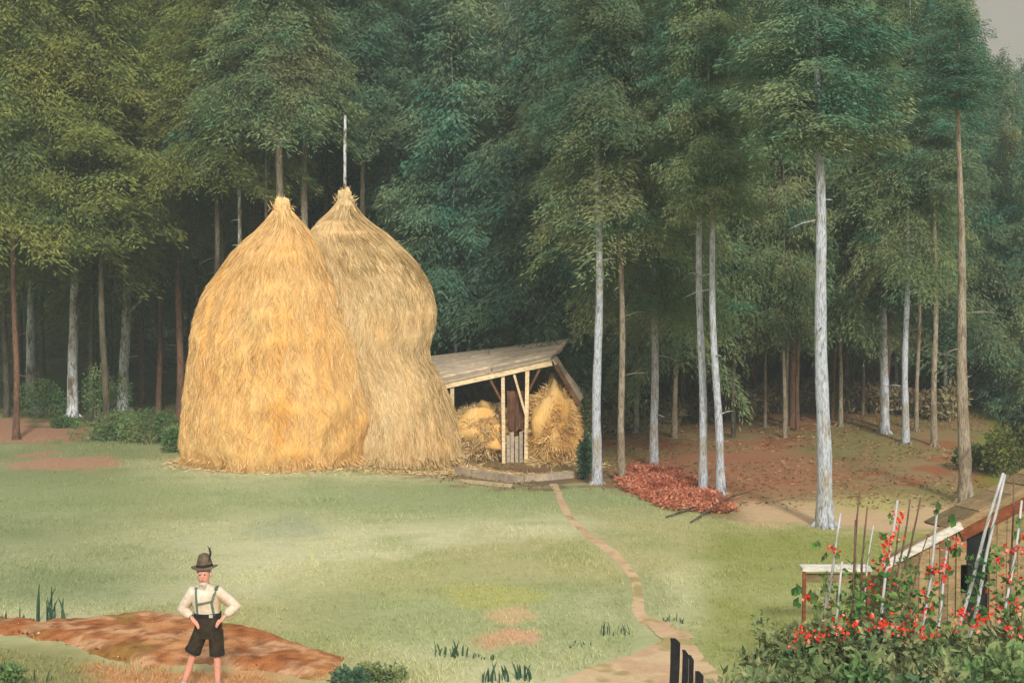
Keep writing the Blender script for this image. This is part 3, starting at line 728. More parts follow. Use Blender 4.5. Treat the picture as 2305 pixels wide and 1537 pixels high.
rowsL = [(462, 624, 648), (478, 618, 656), (500, 604, 676), (522, 580, 698), (545, 550, 718), (572, 522, 736), (610, 495, 752), (650, 473, 770), (700, 455, 784), (760, 438, 804),
         (830, 428, 816), (900, 421, 824), (960, 417, 826), (1000, 420, 822), (1026, 430, 818)]
rowsR = [(445, 763, 793), (470, 757, 798), (486, 758, 802), (500, 718, 828), (525, 698, 868), (560, 694, 907), (600, 700, 944), (650, 712, 971), (700, 722, 984), (755, 725, 978), (792, 728, 962),
         (815, 732, 976), (850, 738, 1000), (900, 742, 1020), (950, 746, 1032), (1000, 750, 1034), (1050, 756, 1026)]
M_HAY1 = mat_hay('hay_golden', lin(222, 192, 134), lin(238, 194, 124), lin(242, 182, 98), lin(200, 166, 106))
M_HAY2 = mat_hay('hay_straw', lin(214, 190, 146), lin(226, 196, 148), lin(232, 190, 130), lin(170, 142, 96))
M_STR1 = mat_tone('straw_golden', lin(190, 150, 92), lin(234, 196, 134), lin(244, 214, 164), transl=.1, grain=9)
M_STR2 = mat_tone('straw_pale', lin(150, 120, 70), lin(222, 194, 144), lin(240, 216, 172), transl=.1, grain=9)
haystack(rowsL, 43.0, M_HAY1, M_STR1, 'golden egg-shaped haystack on the left, in front of the other', 11, (.06, .42), (.33, .42), 1.0, [(6.0, .25, .7), (1.4, .25, .5), (.35, .3, .4)])
haystack(rowsR, 43.5, M_HAY2, M_STR2, 'paler straw haystack on the right with bulging skirt, partly behind the golden one', 23, (.05, 2.7), (.31, .45), .76, [(6.1, .5, .8), (6.9, .3, .5), (3.2, .25, .6), (.5, .5, .4)])

# ================================================================== HAY SHED
def mat_wood(name, a, b, c):
    s = Nodes(name); x = s.noise(3, 4, (1, 1, 1)); y = s.noise(22, 4, (.3, 1, 1)); 
    col = s.ramp(x, [(.3, a), (.5, b), (.7, c)])
    col = s.mix(.7, col, s.ramp(y, [(.32, (.45,) * 3), (.6, (1.05,) * 3)]), 'MULTIPLY')
    tone = s.attr('tone', 'Fac'); col = s.mix(.8, col, s.ramp(tone, [(0, (.55,) * 3), (1, (1.15,) * 3)]), 'MULTIPLY')
    return s.done(col, .85, .12, y, .5, .02)
M_ROOF = mat_wood('weathered_grey_boards', lin(176, 164, 150), lin(198, 182, 160), lin(224, 200, 168))
M_PALE = mat_wood('pale_timber', lin(214, 192, 156), lin(226, 204, 166), lin(236, 214, 176))
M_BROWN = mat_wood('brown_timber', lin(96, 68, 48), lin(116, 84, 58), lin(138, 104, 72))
DN, DF = 44.2, 50.0
N_ = lambda x, y, d=DN: P(x, y, d)
shed_o = N_(1150, 1082); shed_o.z = Tf(shed_o.x, DN)
shed = empty('hay_shed', shed_o, 'open wooden hay shed with a sagging grey board roof right of the haystacks', 'shed')
def rel(p): return Vector(p) - shed_o
eaveL, apex, eaveR = rel(N_(990, 862)), rel(N_(1242, 806)), rel(N_(1305, 903))
feL, fap, feR = rel(N_(958, 806, DF)), rel(N_(1286, 763, DF)), rel(N_(1352, 850, DF))
mb = MB()
def slope(a, b, c, d, n, th, ov=.04):       # boards run from the front (a-b) to the back (d-c)
    for k in range(n):
        t0, t1 = k / n, (k + 1) / n + .012; jz = random.uniform(0, .03); e0 = random.uniform(-.02, .16); e1 = random.uniform(-.02, .1)
        q = [a.lerp(b, t0), a.lerp(b, min(t1, 1)), d.lerp(c, min(t1, 1)), d.lerp(c, t0)]
        fw = (q[0] - q[3]).normalized(); q[0] = q[0] + fw * e0; q[1] = q[1] + fw * e0; q[2] = q[2] - fw * e1; q[3] = q[3] - fw * e1
        nn = (q[1] - q[0]).cross(q[3] - q[0]).normalized(); nn = nn if nn.z > 0 else -nn
        up = [p + nn * (jz + .02) for p in q]; lo = [p + nn * (jz - th) for p in q]
        mb.add(up + lo, [(0, 1, 2, 3), (7, 6, 5, 4), (0, 4, 5, 1), (1, 5, 6, 2), (2, 6, 7, 3), (3, 7, 4, 0)], random.random())
# long slope: boards parallel to the front edge, lapped
def slope_lap(a, b, c, d, n, th):
    for k in range(n):
        t0, t1 = k / n - .03, (k + 1) / n + .02; jz = .05 * (1 if k % 2 else 0) + random.uniform(0, .02)
        for (u0, u1) in ((random.uniform(-.03, .01), random.uniform(.4, .6)), (random.uniform(.4, .6), random.uniform(.99, 1.03))):
            q = [a.lerp(d, t0).lerp(b.lerp(c, t0), u0), a.lerp(d, t0).lerp(b.lerp(c, t0), u1), a.lerp(d, t1).lerp(b.lerp(c, t1), u1), a.lerp(d, t1).lerp(b.lerp(c, t1), u0)]
            nn = (q[1] - q[0]).cross(q[3] - q[0]).normalized(); nn = nn if nn.z > 0 else -nn
            off = jz + random.uniform(0, .012); up = [p + nn * (off + .02) for p in q]; lo = [p + nn * (off - th) for p in q]
            mb.add(up + lo, [(0, 1, 2, 3), (7, 6, 5, 4), (0, 4, 5, 1), (1, 5, 6, 2), (2, 6, 7, 3), (3, 7, 4, 0)], random.random())
slope_lap(eaveL, apex, fap, feL, 7, .05)
a_, b_ = apex + Vector((.03, 0, -.03)), eaveR; slope(a_, b_, b_.lerp(feR, .16), a_.lerp(fap, .12), 5, .04)
mb.build('roof', M_ROOF, shed)
mb = MB(); dn = Vector((0, -.09, -.10)); mb.beam(eaveL + dn, apex + dn + Vector((0, 0, -.02)), .06, .2, .9); mb.build('bargeboard', M_PALE, shed)
mb = MB(); mb.beam(apex + dn + Vector((.12, -.02, -.1)), eaveR + dn * 1.2, .07, .14, .5); mb.build('bargeboard', M_BROWN, shed)
gz = lambda x, y=DN: Tf(x + shed_o.x, y) - shed_o.z
def up_to(px, d=DN, extra=0):
    t = np.interp(px, [990, 1242, 1305], [862, 806, 903]); return rel(N_(px, t, d)) + Vector((0, 0, -.14 + extra))
def post(px, w=.13, d=DN, pb=None, tone=.8, mat=M_PALE, name='post', ptop=None):
    tp = up_to(px, DN) if ptop is None else ptop; tp = Vector((tp.x * (d / DN) if d != DN else tp.x, d - DN + .0, tp.z))
    b = Vector((rel(N_(pb or px, 1050)).x, tp.y, gz(tp.x, d) - .1)); m = MB(); m.beam(b, tp, w, w, tone, Vector((0, 1, 0))); m.build(name, mat, shed)
post(1132, .11, pb=1134, tone=.7); post(1187, .12, pb=1184, tone=1.0); post(1018, .12, tone=.4)
post(1292, .11, d=DN + .3, tone=.5, mat=M_BROWN); post(1040, .14, d=DF - .6, mat=M_BROWN); post(1285, .14, d=DF - .6, mat=M_BROWN)
for (a, b, m_) in (((1100, 848), (1131, 905), M_BROWN), ((1157, 842), (1183, 932), M_PALE), ((1216, 828), (1190, 880), M_BROWN)):
    m = MB(); m.beam(rel(N_(*a)) + Vector((0, .0, 0)), rel(N_(*b)), .07, .09, .7, Vector((0, 1, 0))); m.build('brace', m_, shed)
m = MB(); m.beam(rel(N_(1000, 868)) + Vector((0, .08, 0)), rel(N_(1240, 822)) + Vector((0, .08, 0)), .12, .12, .5); m.build('tie_beam', M_BROWN, shed)
# back and left walls of dark boards, with a low fence of pickets between the two posts
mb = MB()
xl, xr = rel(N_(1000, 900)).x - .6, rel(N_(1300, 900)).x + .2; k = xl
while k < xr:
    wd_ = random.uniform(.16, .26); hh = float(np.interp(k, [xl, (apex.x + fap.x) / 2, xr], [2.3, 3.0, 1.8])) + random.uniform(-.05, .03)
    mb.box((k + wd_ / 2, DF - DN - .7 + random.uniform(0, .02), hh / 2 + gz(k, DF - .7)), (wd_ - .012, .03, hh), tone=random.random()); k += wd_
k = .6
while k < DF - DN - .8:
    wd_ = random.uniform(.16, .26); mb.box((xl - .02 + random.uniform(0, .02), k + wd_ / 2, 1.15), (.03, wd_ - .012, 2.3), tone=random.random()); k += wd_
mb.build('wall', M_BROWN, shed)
mb = MB()
for k, px in enumerate((1144, 1153, 1163, 1173)):
    b = rel(N_(px, 1060)); hgt = rel(N_(px, 968 + random.uniform(-6, 12))).z; mb.box((b.x, .15, hgt / 2 - .05), (.11, .03, hgt), tone=.1 + .3 * random.random())
mb.build('board_partition', M_ROOF, shed)
mb = MB()                                    # dark hides and sacking hung between the posts
def sheet(x0, x1, y0, y1, d, seed, mat, name):
    nx_, nz_ = 14, 18; rs = []; A = rel(N_(x0, y0, d)); B = rel(N_(x1, y1, d)); vs = []; fs = []
    for side in (0, 1):
        for i in range(nz_):
            for j in range(nx_):
                u, t = j / (nx_ - 1), i / (nz_ - 1); fold = .07 * math.sin(u * 17 + seed) * (.4 + t)
                zz = A.z + (B.z - A.z) * t * (1 - .10 * abs(math.sin(u * 5 + seed)))
                vs.append((A.x + (B.x - A.x) * (u + .03 * math.sin(t * 6)), A.y + fold + side * .02, zz))
    for i in range(nz_ - 1):
        for j in range(nx_ - 1):
            a = i * nx_ + j; fs.append((a, a + 1, a + nx_ + 1, a + nx_)); o2 = nx_ * nz_; fs.append((o2 + a, o2 + a + nx_, o2 + a + nx_ + 1, o2 + a + 1))
    m = MB(); m.add([Vector(v) + shed_o for v in vs], fs, .5); return m.build(name, mat, None, True)
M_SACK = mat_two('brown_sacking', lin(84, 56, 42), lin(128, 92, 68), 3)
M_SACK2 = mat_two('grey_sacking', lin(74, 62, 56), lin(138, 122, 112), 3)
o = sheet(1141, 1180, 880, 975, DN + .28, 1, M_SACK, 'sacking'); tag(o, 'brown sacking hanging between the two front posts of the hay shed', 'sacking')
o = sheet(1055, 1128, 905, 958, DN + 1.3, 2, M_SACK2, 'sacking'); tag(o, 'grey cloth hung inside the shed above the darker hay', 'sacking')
# sill timbers at the foot
for (a, b, w, h, dl, m_, la) in (((1030, 1066), (1172, 1088), .22, .22, -.1, M_ROOF, 0), ((1038, 1084), (1150, 1096), .14, .08, -.55, M_PALE, 0), ((1178, 1084), (1312, 1072), .2, .2, -.1, M_ROOF, 0)):
    A = hit(*a) - shed_o; B = hit(*b) - shed_o; m = MB(); m.beam(A + Vector((0, 0, h * .4)), B + Vector((0, 0, h * .4)), w, h, .1 + .25 * random.random()); m.build('sill_beam', m_, shed)
def hayheap(px, d, wpx, top_py, seed, mat, smat, label, dy=1.1, n=5200):
    sc = F / d; x = (px - CX) / F * d; z = Tf(x, d); Hh = P(px, top_py, d).z - z; W = wpx / sc / 2
    e = empty('hay_heap', (x, d, z), label, 'hay', 'heaps of hay stored under the shed roof')
    m = MB(); m.blob((0, 0, Hh * .42), (W, dy, Hh * .58), seed, 14, .55); o = m.build('hay_body', mat, e, True)
    r = np.random.default_rng(seed); dd = r.normal(size=(n, 3)); dd[:, 1] = -np.abs(dd[:, 1]); dd /= np.linalg.norm(dd, axis=1, keepdims=True)
    p = dd * np.array([W, dy, Hh * .58]) * r.uniform(.9, 1.05, n)[:, None] + np.array([0, 0, Hh * .42]); p[:, 2] = np.maximum(p[:, 2], .03)
    v, f, t = strokes(p, dd * .6 + r.normal(size=(n, 3)) * .6 + np.array([0, 0, -.5]), r.uniform(.12, .34, n), r.uniform(.015, .04, n), np.clip(r.random(n) * .5 + fbm(p, 1.5, seed, 3) * .5, 0, 1), r)
    mesh_obj('loose_straw', v, f, smat, e, tone=t)
hayheap(1082, DN + 1.2, 160, 915, 3, M_HAY1, M_STR2, 'low darker heap of hay in the left bay of the shed', 1.2)
hayheap(1246, DN + .45, 108, 870, 4, M_HAY1, M_STR1, 'bright golden heap of hay bulging out of the right bay of the shed', 1.3)
hayheap(1240, DN - .1, 92, 1028, 9, M_HAY2, M_STR2, 'small brownish hay spill on the ground at the shed right corner', .6, 2200)

# straw trodden into the grass round the stacks and before the shed
n = 9000; cxs = RNG.choice([-7.1, -3.6, .6], n, p=[.45, .35, .2]); an_ = RNG.random(n) * 2 * PI; rr_ = np.where(cxs < -5, 2.7, np.where(cxs < 0, 2.0, 1.6)) + np.abs(RNG.normal(size=n)) * .35
xs = cxs + np.cos(an_) * rr_; ys = np.where(cxs < 0, 43.2, 43.6) - np.abs(np.sin(an_)) * rr_ * .9; q = np.stack([xs, ys, T(xs, ys) + RNG.random(n) * .05], 1)
v, f, t = strokes(q, RNG.normal(size=(n, 3)) * np.array([1, 1, .18]), RNG.uniform(.1, .32, n), RNG.uniform(.012, .03, n), RNG.random(n))
o = mesh_obj('scattered_straw', v, f, M_STR2, tone=t); tag(o, 'loose straw trodden into the grass at the foot of the haystacks', 'straw', kind='stuff')

# ================================================================== HUT behind the bean poles
DH = 23.0; H_ = lambda x, y, d=DH: P(x, y, d)
ho = H_(2150, 1400); ho.z = Tf(ho.x, DH)
hut = empty('small_hut', ho, 'low wooden hut with a sloping roof and dark openings behind the bean poles', 'hut')
hr = lambda x, y, d=DH: H_(x, y, d) - ho
M_WHITE = mat_wood('whitewashed_edge', lin(180, 178, 174), lin(196, 192, 184), lin(206, 200, 190))
M_TAN = mat_wood('tan_boards', lin(124, 114, 82), lin(150, 128, 96), lin(168, 138, 104))
M_RUST = mat_wood('rust_brown_boards', lin(112, 62, 42), lin(134, 76, 52), lin(160, 100, 70))
M_INK = mat_two('picket_black_and_opening_shade', (.010, .010, .012), (.022, .022, .026), 8)  # black of the pickets; also painted shade inside the hut openings
a, b = hr(1985, 1268), hr(2420, 1040); ab = (b - a).normalized(); nb_ = Vector((-ab.z, 0, ab.x))
mb = MB(); DB = 1.3
for k in range(12):                                 # roof boards from front to back
    t0, t1 = k / 12, (k + 1) / 12 - .004; jj = random.uniform(0, .02); q = [a.lerp(b, t0), a.lerp(b, t1)]; DB_ = .12 if t1 < .41 else 1.15
    q = [q[0] + Vector((0, -.10, 0)), q[1] + Vector((0, -.10, 0)), q[1] + Vector((0, DB_, -.1 * DB_)), q[0] + Vector((0, DB_, -.1 * DB_))]
    up = [p + nb_ * (.05 + jj) for p in q]; lo = [p + nb_ * (.01 + jj) for p in q]
    mb.add(up + lo, [(0, 1, 2, 3), (7, 6, 5, 4), (0, 4, 5, 1), (1, 5, 6, 2), (2, 6, 7, 3), (3, 7, 4, 0)], random.random())
mb.build('roof', M_TAN, hut)
m_ = a.lerp(b, .40)
mb = MB(); mb.beam(a + Vector((0, -.13, -.01)), m_ + Vector((0, -.13, -.01)), .06, .13, .9); mb.build('bargeboard', M_WHITE, hut)
mb = MB(); mb.beam(m_ + Vector((0, -.13, -.01)), b + Vector((0, -.13, -.01)), .06, .11, .6); mb.build('bargeboard', M_TAN, hut)
mb = MB(); mb.beam(m_ + Vector((.0, -.09, -.17)), b + Vector((0, -.09, -.21)), .05, .2, .5); mb.build('eaves_board', M_RUST, hut)
mb = MB(); x = hr(2010, 1300).x; xe = hr(2440, 1300).x; dr0, dr1 = hr(2178, 1).x, hr(2246, 1).x
wn = (hr(2146, 1270), hr(2170, 1334))
while x < xe:
    w_ = random.uniform(.13, .19); zt = a.z + (b.z - a.z) * ((x + w_ / 2 - a.x) / (b.x - a.x)) - .08
    xc = x + w_ / 2; zb = -.1; dt = hr(2200, 1172).z
    if dr0 < xc < dr1: zb = min(dt, zt - .05)
    if wn[0].x < xc < wn[1].x:
        mb.box((xc, .0, (wn[1].z - .1) / 2), (w_ - .008, .035, wn[1].z + .1), tone=random.random()); zb = wn[0].z
    if zt > zb + .03: mb.box((xc, 0, (zt + zb) / 2), (w_ - .008, .035, zt - zb), tone=random.random())
    x += w_
mb.build('wall', M_TAN, hut)
mb = MB()
mb.box(((dr0 + dr1) / 2, .05, hr(0, 1172).z / 2 - .05), (dr1 - dr0 + .05, .03, hr(0, 1172).z + .12)); mb.build('doorway_shade', M_INK, hut)  # black sheet standing in for the shade inside the doorway
mb = MB(); mb.box(((wn[0].x + wn[1].x) / 2, .05, (wn[0].z + wn[1].z) / 2), (wn[1].x - wn[0].x + .12, .03, wn[0].z - wn[1].z + .1)); mb.build('window', M_INK, hut)  # black panel painting the dark interior behind the window opening
mb = MB(); x1_, x2_ = hr(2010, 1).x, hr(2440, 1).x; mb.box(((x1_ + x2_) / 2, DB - .3, .25), (x2_ - x1_, .04, .7)); mb.box((x2_, DB / 2, .8), (.04, DB - .3, 1.7)); mb.build('back_wall', M_TAN, hut)
for (px, d_) in ((2250, 0), (2174, 0)):
    mb = MB(); zt = a.z + (b.z - a.z) * ((hr(px, 1).x - a.x) / (b.x - a.x)) - .12; mb.box((hr(px, 1).x, -.035, zt / 2), (.07, .05, zt), tone=.8); mb.build('door_post', M_TAN, hut)
# trough-like bench with a whitewashed top left of the hut
bo = H_(1875, 1400, 22.2); bo.z = Tf(bo.x, 22.2); br = lambda x, y, d=22.2: P(x, y, d) - bo
be = empty('plank_bench', bo, 'low plank bench with a white worn top left of the small hut', 'bench')
A, B = br(1806, 1281), br(1962, 1279)
mb = MB(); mb.box(((A.x + B.x) / 2, .12, A.z), (B.x - A.x, .30, .055), tone=1); mb.build('top', M_WHITE, be)
mb = MB(); mb.box(((A.x + B.x) / 2, .12, A.z - .16), (B.x - A.x - .12, .03, .14), tone=.4); mb.build('apron', M_TAN, be)
for X_ in (A.x + .03, B.x - .05):
    mb = MB(); mb.box((X_, -.01, A.z / 2 - .06), (.05, .06, A.z + .04), tone=.6); mb.build('leg', M_RUST, be)

# black paling of pointed pickets, bottom right of the path
GF = 'black pickets at the end of the path'
for i, (x0, y0, w_, la) in enumerate([(1518, 1436, 22, 'tallest and leftmost black picket at the lower end of the path'), (1541, 1462, 13, 'second black picket from the left by the path'),
                                  (1554, 1474, 10, 'narrow third black picket from the left'), (1572, 1510, 17, 'shortest black picket, barely showing at the bottom edge')]):
    d = 15.2 + i * .12; p = P(x0, y0, d); z = Tf(p.x, d); hw = w_ / F * d / 2; e = empty('fence_picket', (p.x, d, z), la, 'fence picket', GF); Hh = p.z - z
    mb = MB(); n = 8; rs = []
    for k in range(n + 1):
        t = k / n; j = 1 + random.uniform(-.1, .08); zz = -.25 + (Hh + .25 - .05) * t
        rs.append([Vector((sx_ * hw * j + .012 * math.sin(k), sy_ * .022, zz)) for sx_, sy_ in ((-1, -1), (1, -1), (1, 1), (-1, 1))])
    rs.append([Vector((sx_ * hw * .55 - hw * .3, sy_ * .018, Hh)) for sx_, sy_ in ((-1, -1), (1, -1), (1, 1), (-1, 1))])
    mb.rings(rs, .5); mb.build('board', M_INK, e)
    mb = MB(); mb.box((0, .035, Hh * .45), (hw * 2.2, .03, .07)); mb.build('cleat', M_INK, e)

# ================================================================== BEANS on poles
ZX = lambda x: 1700 + x * .32336; ZY = lambda y: 1040 + y * .32336
M_POLEW = mat_two('bare_pole_white', (.40, .41, .43), (.60, .61, .62), 14, (1, 1, .3)); M_POLEB = mat_two('pole_brown', (.10, .055, .045), (.20, .12, .09), 14, (1, 1, .3))
M_BEAN = mat_leaf('bean_leaf', (.04, .10, .03), (.10, .26, .06), (.32, .36, .14), None, 2)
M_RFL = mat_tone('blossom_red', (.55, .025, .012), (.75, .045, .02), (.78, .30, .24), .6, .1)
poles = [(600, 355, 480, 1060, 'W', .022, 19.0), (727, 200, 655, 1280, 'B', .016, 18.2), (775, 310, 715, 1240, 'B', .017, 17.8), (985, 265, 850, 1250, 'W', .024, 18.0), (1078, 260, 950, 1050, 'B', .017, 18.8),
         (1157, 245, 975, 1000, 'B', .017, 19.3), (1280, 275, 1190, 1010, 'W', .022, 18.1), (1205, 500, 1100, 850, 'B', .012, 19.6), (1722, 75, 1470, 960, 'W', .028, 18.4), (1733, 85, 1570, 860, 'W', .027, 18.9),
         (1797, 110, 1775, 1140, 'B', .016, 17.7), (1860, 265, 1720, 1190, 'W', .022, 17.5), (612, 690, 530, 1310, 'W', .019, 17.2), (1350, 530, 1265, 1190, 'W', .021, 17.4), (820, 440, 725, 1200, 'W', .014, 19.4),
         (690, 400, 690, 1200, 'B', .013, 17.1), (1000, 430, 910, 1080, 'B', .014, 17.0)]
flowers = [(535, 590), (540, 610), (880, 550), (930, 535), (980, 510), (925, 590), (905, 650), (850, 740), (870, 715), (915, 700), (775, 820), (825, 835), (920, 840), (865, 915), (1325, 600), (1385, 545), (1400, 575), (1300, 710), (1345, 730), (1275, 740),
           (1220, 760), (1285, 840), (1325, 745), (1690, 670), (1740, 690), (1790, 670), (1830, 580), (1850, 600), (1740, 820), (1820, 800), (1765, 610), (1865, 510), (1640, 940), (1685, 1000), (1610, 1020), (370, 970), (355, 940), (520, 1000), (580, 1070), (560, 1100), (975, 365), (1025, 360), (990, 420)]
low = [(300, 1200), (330, 1180), (380, 1210), (355, 1240), (430, 1200), (470, 1220), (245, 1265), (470, 1150), (640, 1140), (715, 1130), (590, 1190), (815, 1060), (895, 1110), (880, 1150), (945, 1060), (1080, 1060), (980, 1140),
       (1115, 1115), (1160, 1050), (1240, 1030), (1070, 1220), (1120, 1180), (1165, 1215), (1235, 1185), (1410, 1035), (1460, 1030), (1470, 1090), (1395, 1130), (1550, 1110), (1590, 1090), (1640, 1110), (1700, 1000), (1780, 1180), (1850, 1190),
       (1200, 920), (1045, 1170), (800, 1130), (930, 1180), (1540, 1150), (1560, 1075), (1800, 1000), (1860, 1010), (1720, 1110), (310, 1235), (405, 1180), (600, 1155), (1040, 1120), (1140, 1230)]
leaves = [(440, 570, 40), (480, 660, 40), (560, 640, 38), (950, 385, 40), (900, 520, 38), (885, 680, 42), (880, 770, 40), (1258, 325, 44), (1375, 415, 50), (1350, 560, 46), (1390, 640, 60), (1330, 760, 50), (1025, 895, 30), (1285, 960, 40), (970, 1015, 40),
          (740, 1090, 50), (770, 1110, 46), (480, 830, 46), (1840, 410, 50), (1840, 520, 60), (1735, 1080, 60), (290, 890, 50), (290, 965, 56), (400, 960, 60), (440, 1000, 50), (600, 980, 44), (620, 1090, 46), (1215, 1030, 50), (1120, 770, 30), (1850, 900, 50), (1810, 1030, 50), (1620, 690, 36), (1480, 640, 30)]
PL = []
desc = {0: 'short white bean pole above the bench, leaning right', 1: 'thin brown bean pole, tall, left part of the row', 2: 'brown bean pole close right of a thinner brown one', 3: 'white bean pole wound with leaves and red flowers to its tip',
        4: 'straight brown bean pole right of the flowering white one', 5: 'brown bean pole slanting most in the middle of the row', 6: 'white bean pole with one big green leaf at its tip', 7: 'shortest thin brown stick in front of the hut roof edge',
        8: 'left leg of the tall white pair of poles crossing at the top', 9: 'right leg of the tall white pair of poles crossing at the top', 10: 'dark upright bean pole near the right edge of the photo', 11: 'white bean pole at the far right hung with red flowers',
        12: 'short white pole in front of the white bench top with red flowers and leaves', 13: 'white stub of a pole thick with leaves before the hut window', 14: 'faint thin white stick behind the left poles', 15: 'very thin upright brown stick left of centre in the row', 16: 'thin brown stick right beside the flowering white pole'}
for i, (x0, y0, x1, y1, kd, r, d) in enumerate(poles):
    A = P(ZX(x0), ZY(y0), d); B = P(ZX(x1), ZY(y1), d - .15); dv = (B - A); k = (A.z - Tf(B.x, B.y) + .15) / -dv.z; G_ = A + dv * k
    base = Vector((G_.x, G_.y, Tf(G_.x, G_.y)))
    e = empty('bean_plant', base, desc[i], 'bean plant', 'runner beans climbing on poles')
    m = MB(); n = 9; m.tube([(G_ - base).lerp(A - base, t / n) + Vector((.012 * math.sin(t * 1.3 + i), 0, 0)) for t in range(n + 1)], [r * (1.1 - .45 * t / n) for t in range(n + 1)], 7)
    m.build('pole', M_POLEW if kd == 'W' else M_POLEB, e, True); PL.append([e, base, A, G_, MB(), MB(), d, []])
def nearest(px, py):
    best = None
    for k, p in enumerate(PL):
        a0 = project(*p[2]); a1 = project(*p[3]); t = (py - a0[1]) / (a1[1] - a0[1])
        if t < -.03: continue
        t = min(max(t, 0), 1); dx = abs(a0[0] + (a1[0] - a0[0]) * t - px)
        if best is None or dx < best[0]: best = (dx, k, p[6])
    return best
def blossom(m, p, sz):
    for q in range(random.randint(4, 7)):
        o = Vector((random.gauss(0, 1), random.gauss(0, .7), random.gauss(0, 1))) * sz * .45
        m.leaf(p + o, (random.gauss(0, 1), random.gauss(0, 1), random.gauss(0, 1)), sz * random.uniform(.5, .95), sz * random.uniform(.4, .7), random.choice([.1, .35, .5, .5, .95]), Vector((random.gauss(0, .5), -1, random.gauss(0, .5))))
for (fx, fy) in flowers:
    b_ = nearest(ZX(fx), ZY(fy)); p = PL[b_[1]]; blossom(p[4], P(ZX(fx), ZY(fy), p[6] - .1) - p[1], .085)
for (lx, ly, sz) in leaves:
    b_ = nearest(ZX(lx), ZY(ly)); p = PL[b_[1]]; c = P(ZX(lx), ZY(ly), p[6] - .06) - p[1]
    for q in range(3):
        L = sz * .32336 / F * p[6] * random.uniform(1.1, 1.9); dd = Vector((random.uniform(-.7, .7), random.uniform(-.5, .2), random.choice((-1, 1, 1)) * random.uniform(.5, 1)))
        p[5].leaf(c - dd.normalized() * L * .4 + Vector((random.gauss(0, .02), random.gauss(0, .05), random.gauss(0, .03))), dd, L, L * .6, random.random(), Vector((random.gauss(0, .3), -1, random.gauss(0, .3))))
for i, p in enumerate(PL):                       # vine, more leaves low down
    A = p[2] - p[1]; G_ = p[3] - p[1]; n = 40; tw = []
    for k in range(n + 1):
        t = k / n * .85; c = G_.lerp(A, t); a_ = t * 26 + i; tw.append(c + Vector((math.cos(a_) * .03, math.sin(a_) * .03, 0)))
    m = MB(); m.tube(tw, [.004] * len(tw), 4)
    for k in range(150):
        t = random.random() ** 1.2 * .72; c = G_.lerp(A, t); L = random.uniform(.06, .15); dd = Vector((random.gauss(0, .8), random.gauss(0, .8), random.uniform(-.8, .6)))
        p[5].leaf(c + Vector((random.gauss(0, .09), random.gauss(0, .07), 0)), dd, L, L * .6, random.random())
    m.build('vine', M_BEAN, p[0]); p[5].build('foliage', M_BEAN, p[0])
    if p[4].v: p[4].build('blossoms', M_RFL, p[0])

# ---- garden bushes in front
def bush(px, top_py, D, wpx, leaf, label, group, seed, n=1500, lsz=(.07, .15), blooms=(), airy=0.0, name='garden_bush', cat='bush'):
    x = (px - CX) / F * D; z = Tf(x, D); Hh = P(px, top_py, D).z - z; W = wpx / F * D / 2
    e = empty(name, (x, D, z), label, cat, group); r = np.random.default_rng(seed); m = 12
    cen = np.stack([r.uniform(-.8, .8, m) * W, r.uniform(-.5, .3, m) * W, r.uniform(.35, .86, m) * Hh], 1)
    k = r.integers(0, m, n); dd = r.normal(size=(n, 3)); dd /= np.linalg.norm(dd, axis=1, keepdims=True)
    p = cen[k] + dd * r.uniform(.3, 1.05, n)[:, None] * np.array([W * .36, W * .36, Hh * .17 + .06]); mb = MB(); tb = r.random(m)
    for q in range(n):
        L = r.uniform(*lsz); mb.leaf(p[q], dd[q] * .8 + r.normal(size=3) * .5, L, L * .5, min(max(.15 + .6 * tb[k[q]] + r.normal() * .2, 0), 1), Vector(dd[q] + r.normal(size=3) * .6))
    mb.build('foliage', M_LEAF[leaf], e); mb = MB()
    for q in range(m):
        c = Vector(cen[q]); mb.tube([(c.x * .3, c.y * .3, -.05), (c.x * .7, c.y * .7, c.z * .5), c], [.014, .010, .004], 5)
    mb.build('stem', M_BARK['dark'], e)
    if blooms:
        mb = MB()
        for (fx, fy) in blooms: blossom(mb, P(ZX(fx), ZY(fy), D - W * .45) - Vector((x, D, z)), .078)
        mb.build('blossoms', M_RFL, e)
def blo(x0, x1): return [f for f in low if x0 <= f[0] < x1]
GB = 'garden bushes under the bean poles'
BB = [(1700, 1470, 16.6, 200, 'garden', 'light feathery bush nearest the black pickets', 1, ()), (1800, 1418, 17.0, 170, 'garden', 'leafy bush with red blossoms left of the first bean poles', 2, blo(0, 480)),
      (1900, 1408, 16.9, 180, 'garden', 'leafy bush with a loose row of red blossoms under the left bean poles', 3, blo(480, 800)), (2000, 1404, 16.8, 190, 'garden', 'bush thick with red blossoms below the flowering white pole', 4, blo(800, 1060)),
      (2090, 1402, 16.9, 180, 'garden', 'bush with scattered scarlet blossoms in front of the hut window', 5, blo(1060, 1300)), (2185, 1398, 16.8, 190, 'garden', 'blossoming bush at the foot of the crossing white pair', 6, blo(1300, 1620)),
      (2290, 1385, 16.9, 190, 'garden', 'rightmost blossoming bush, cut by the photo edge', 7, blo(1620, 1900)),
      (1880, 1475, 15.6, 250, 'fern', 'darker green low bush at the bottom, left of centre of the garden', 8, ()), (2060, 1470, 15.5, 260, 'garden', 'low bush at the bottom of the garden, in its middle', 9, ()), (2240, 1462, 15.5, 260, 'fern', 'low green bush in the bottom right corner', 10, ()),
      (1760, 1515, 15.4, 220, 'garden', 'low yellowish bush at the bottom edge beside the path', 11, ()), (1960, 1520, 14.9, 240, 'fern', 'broad leaved low plant on the bottom edge, left of another', 12, ()), (2150, 1515, 14.9, 240, 'moss', 'mossy green low plant on the bottom edge, right', 13, ())]
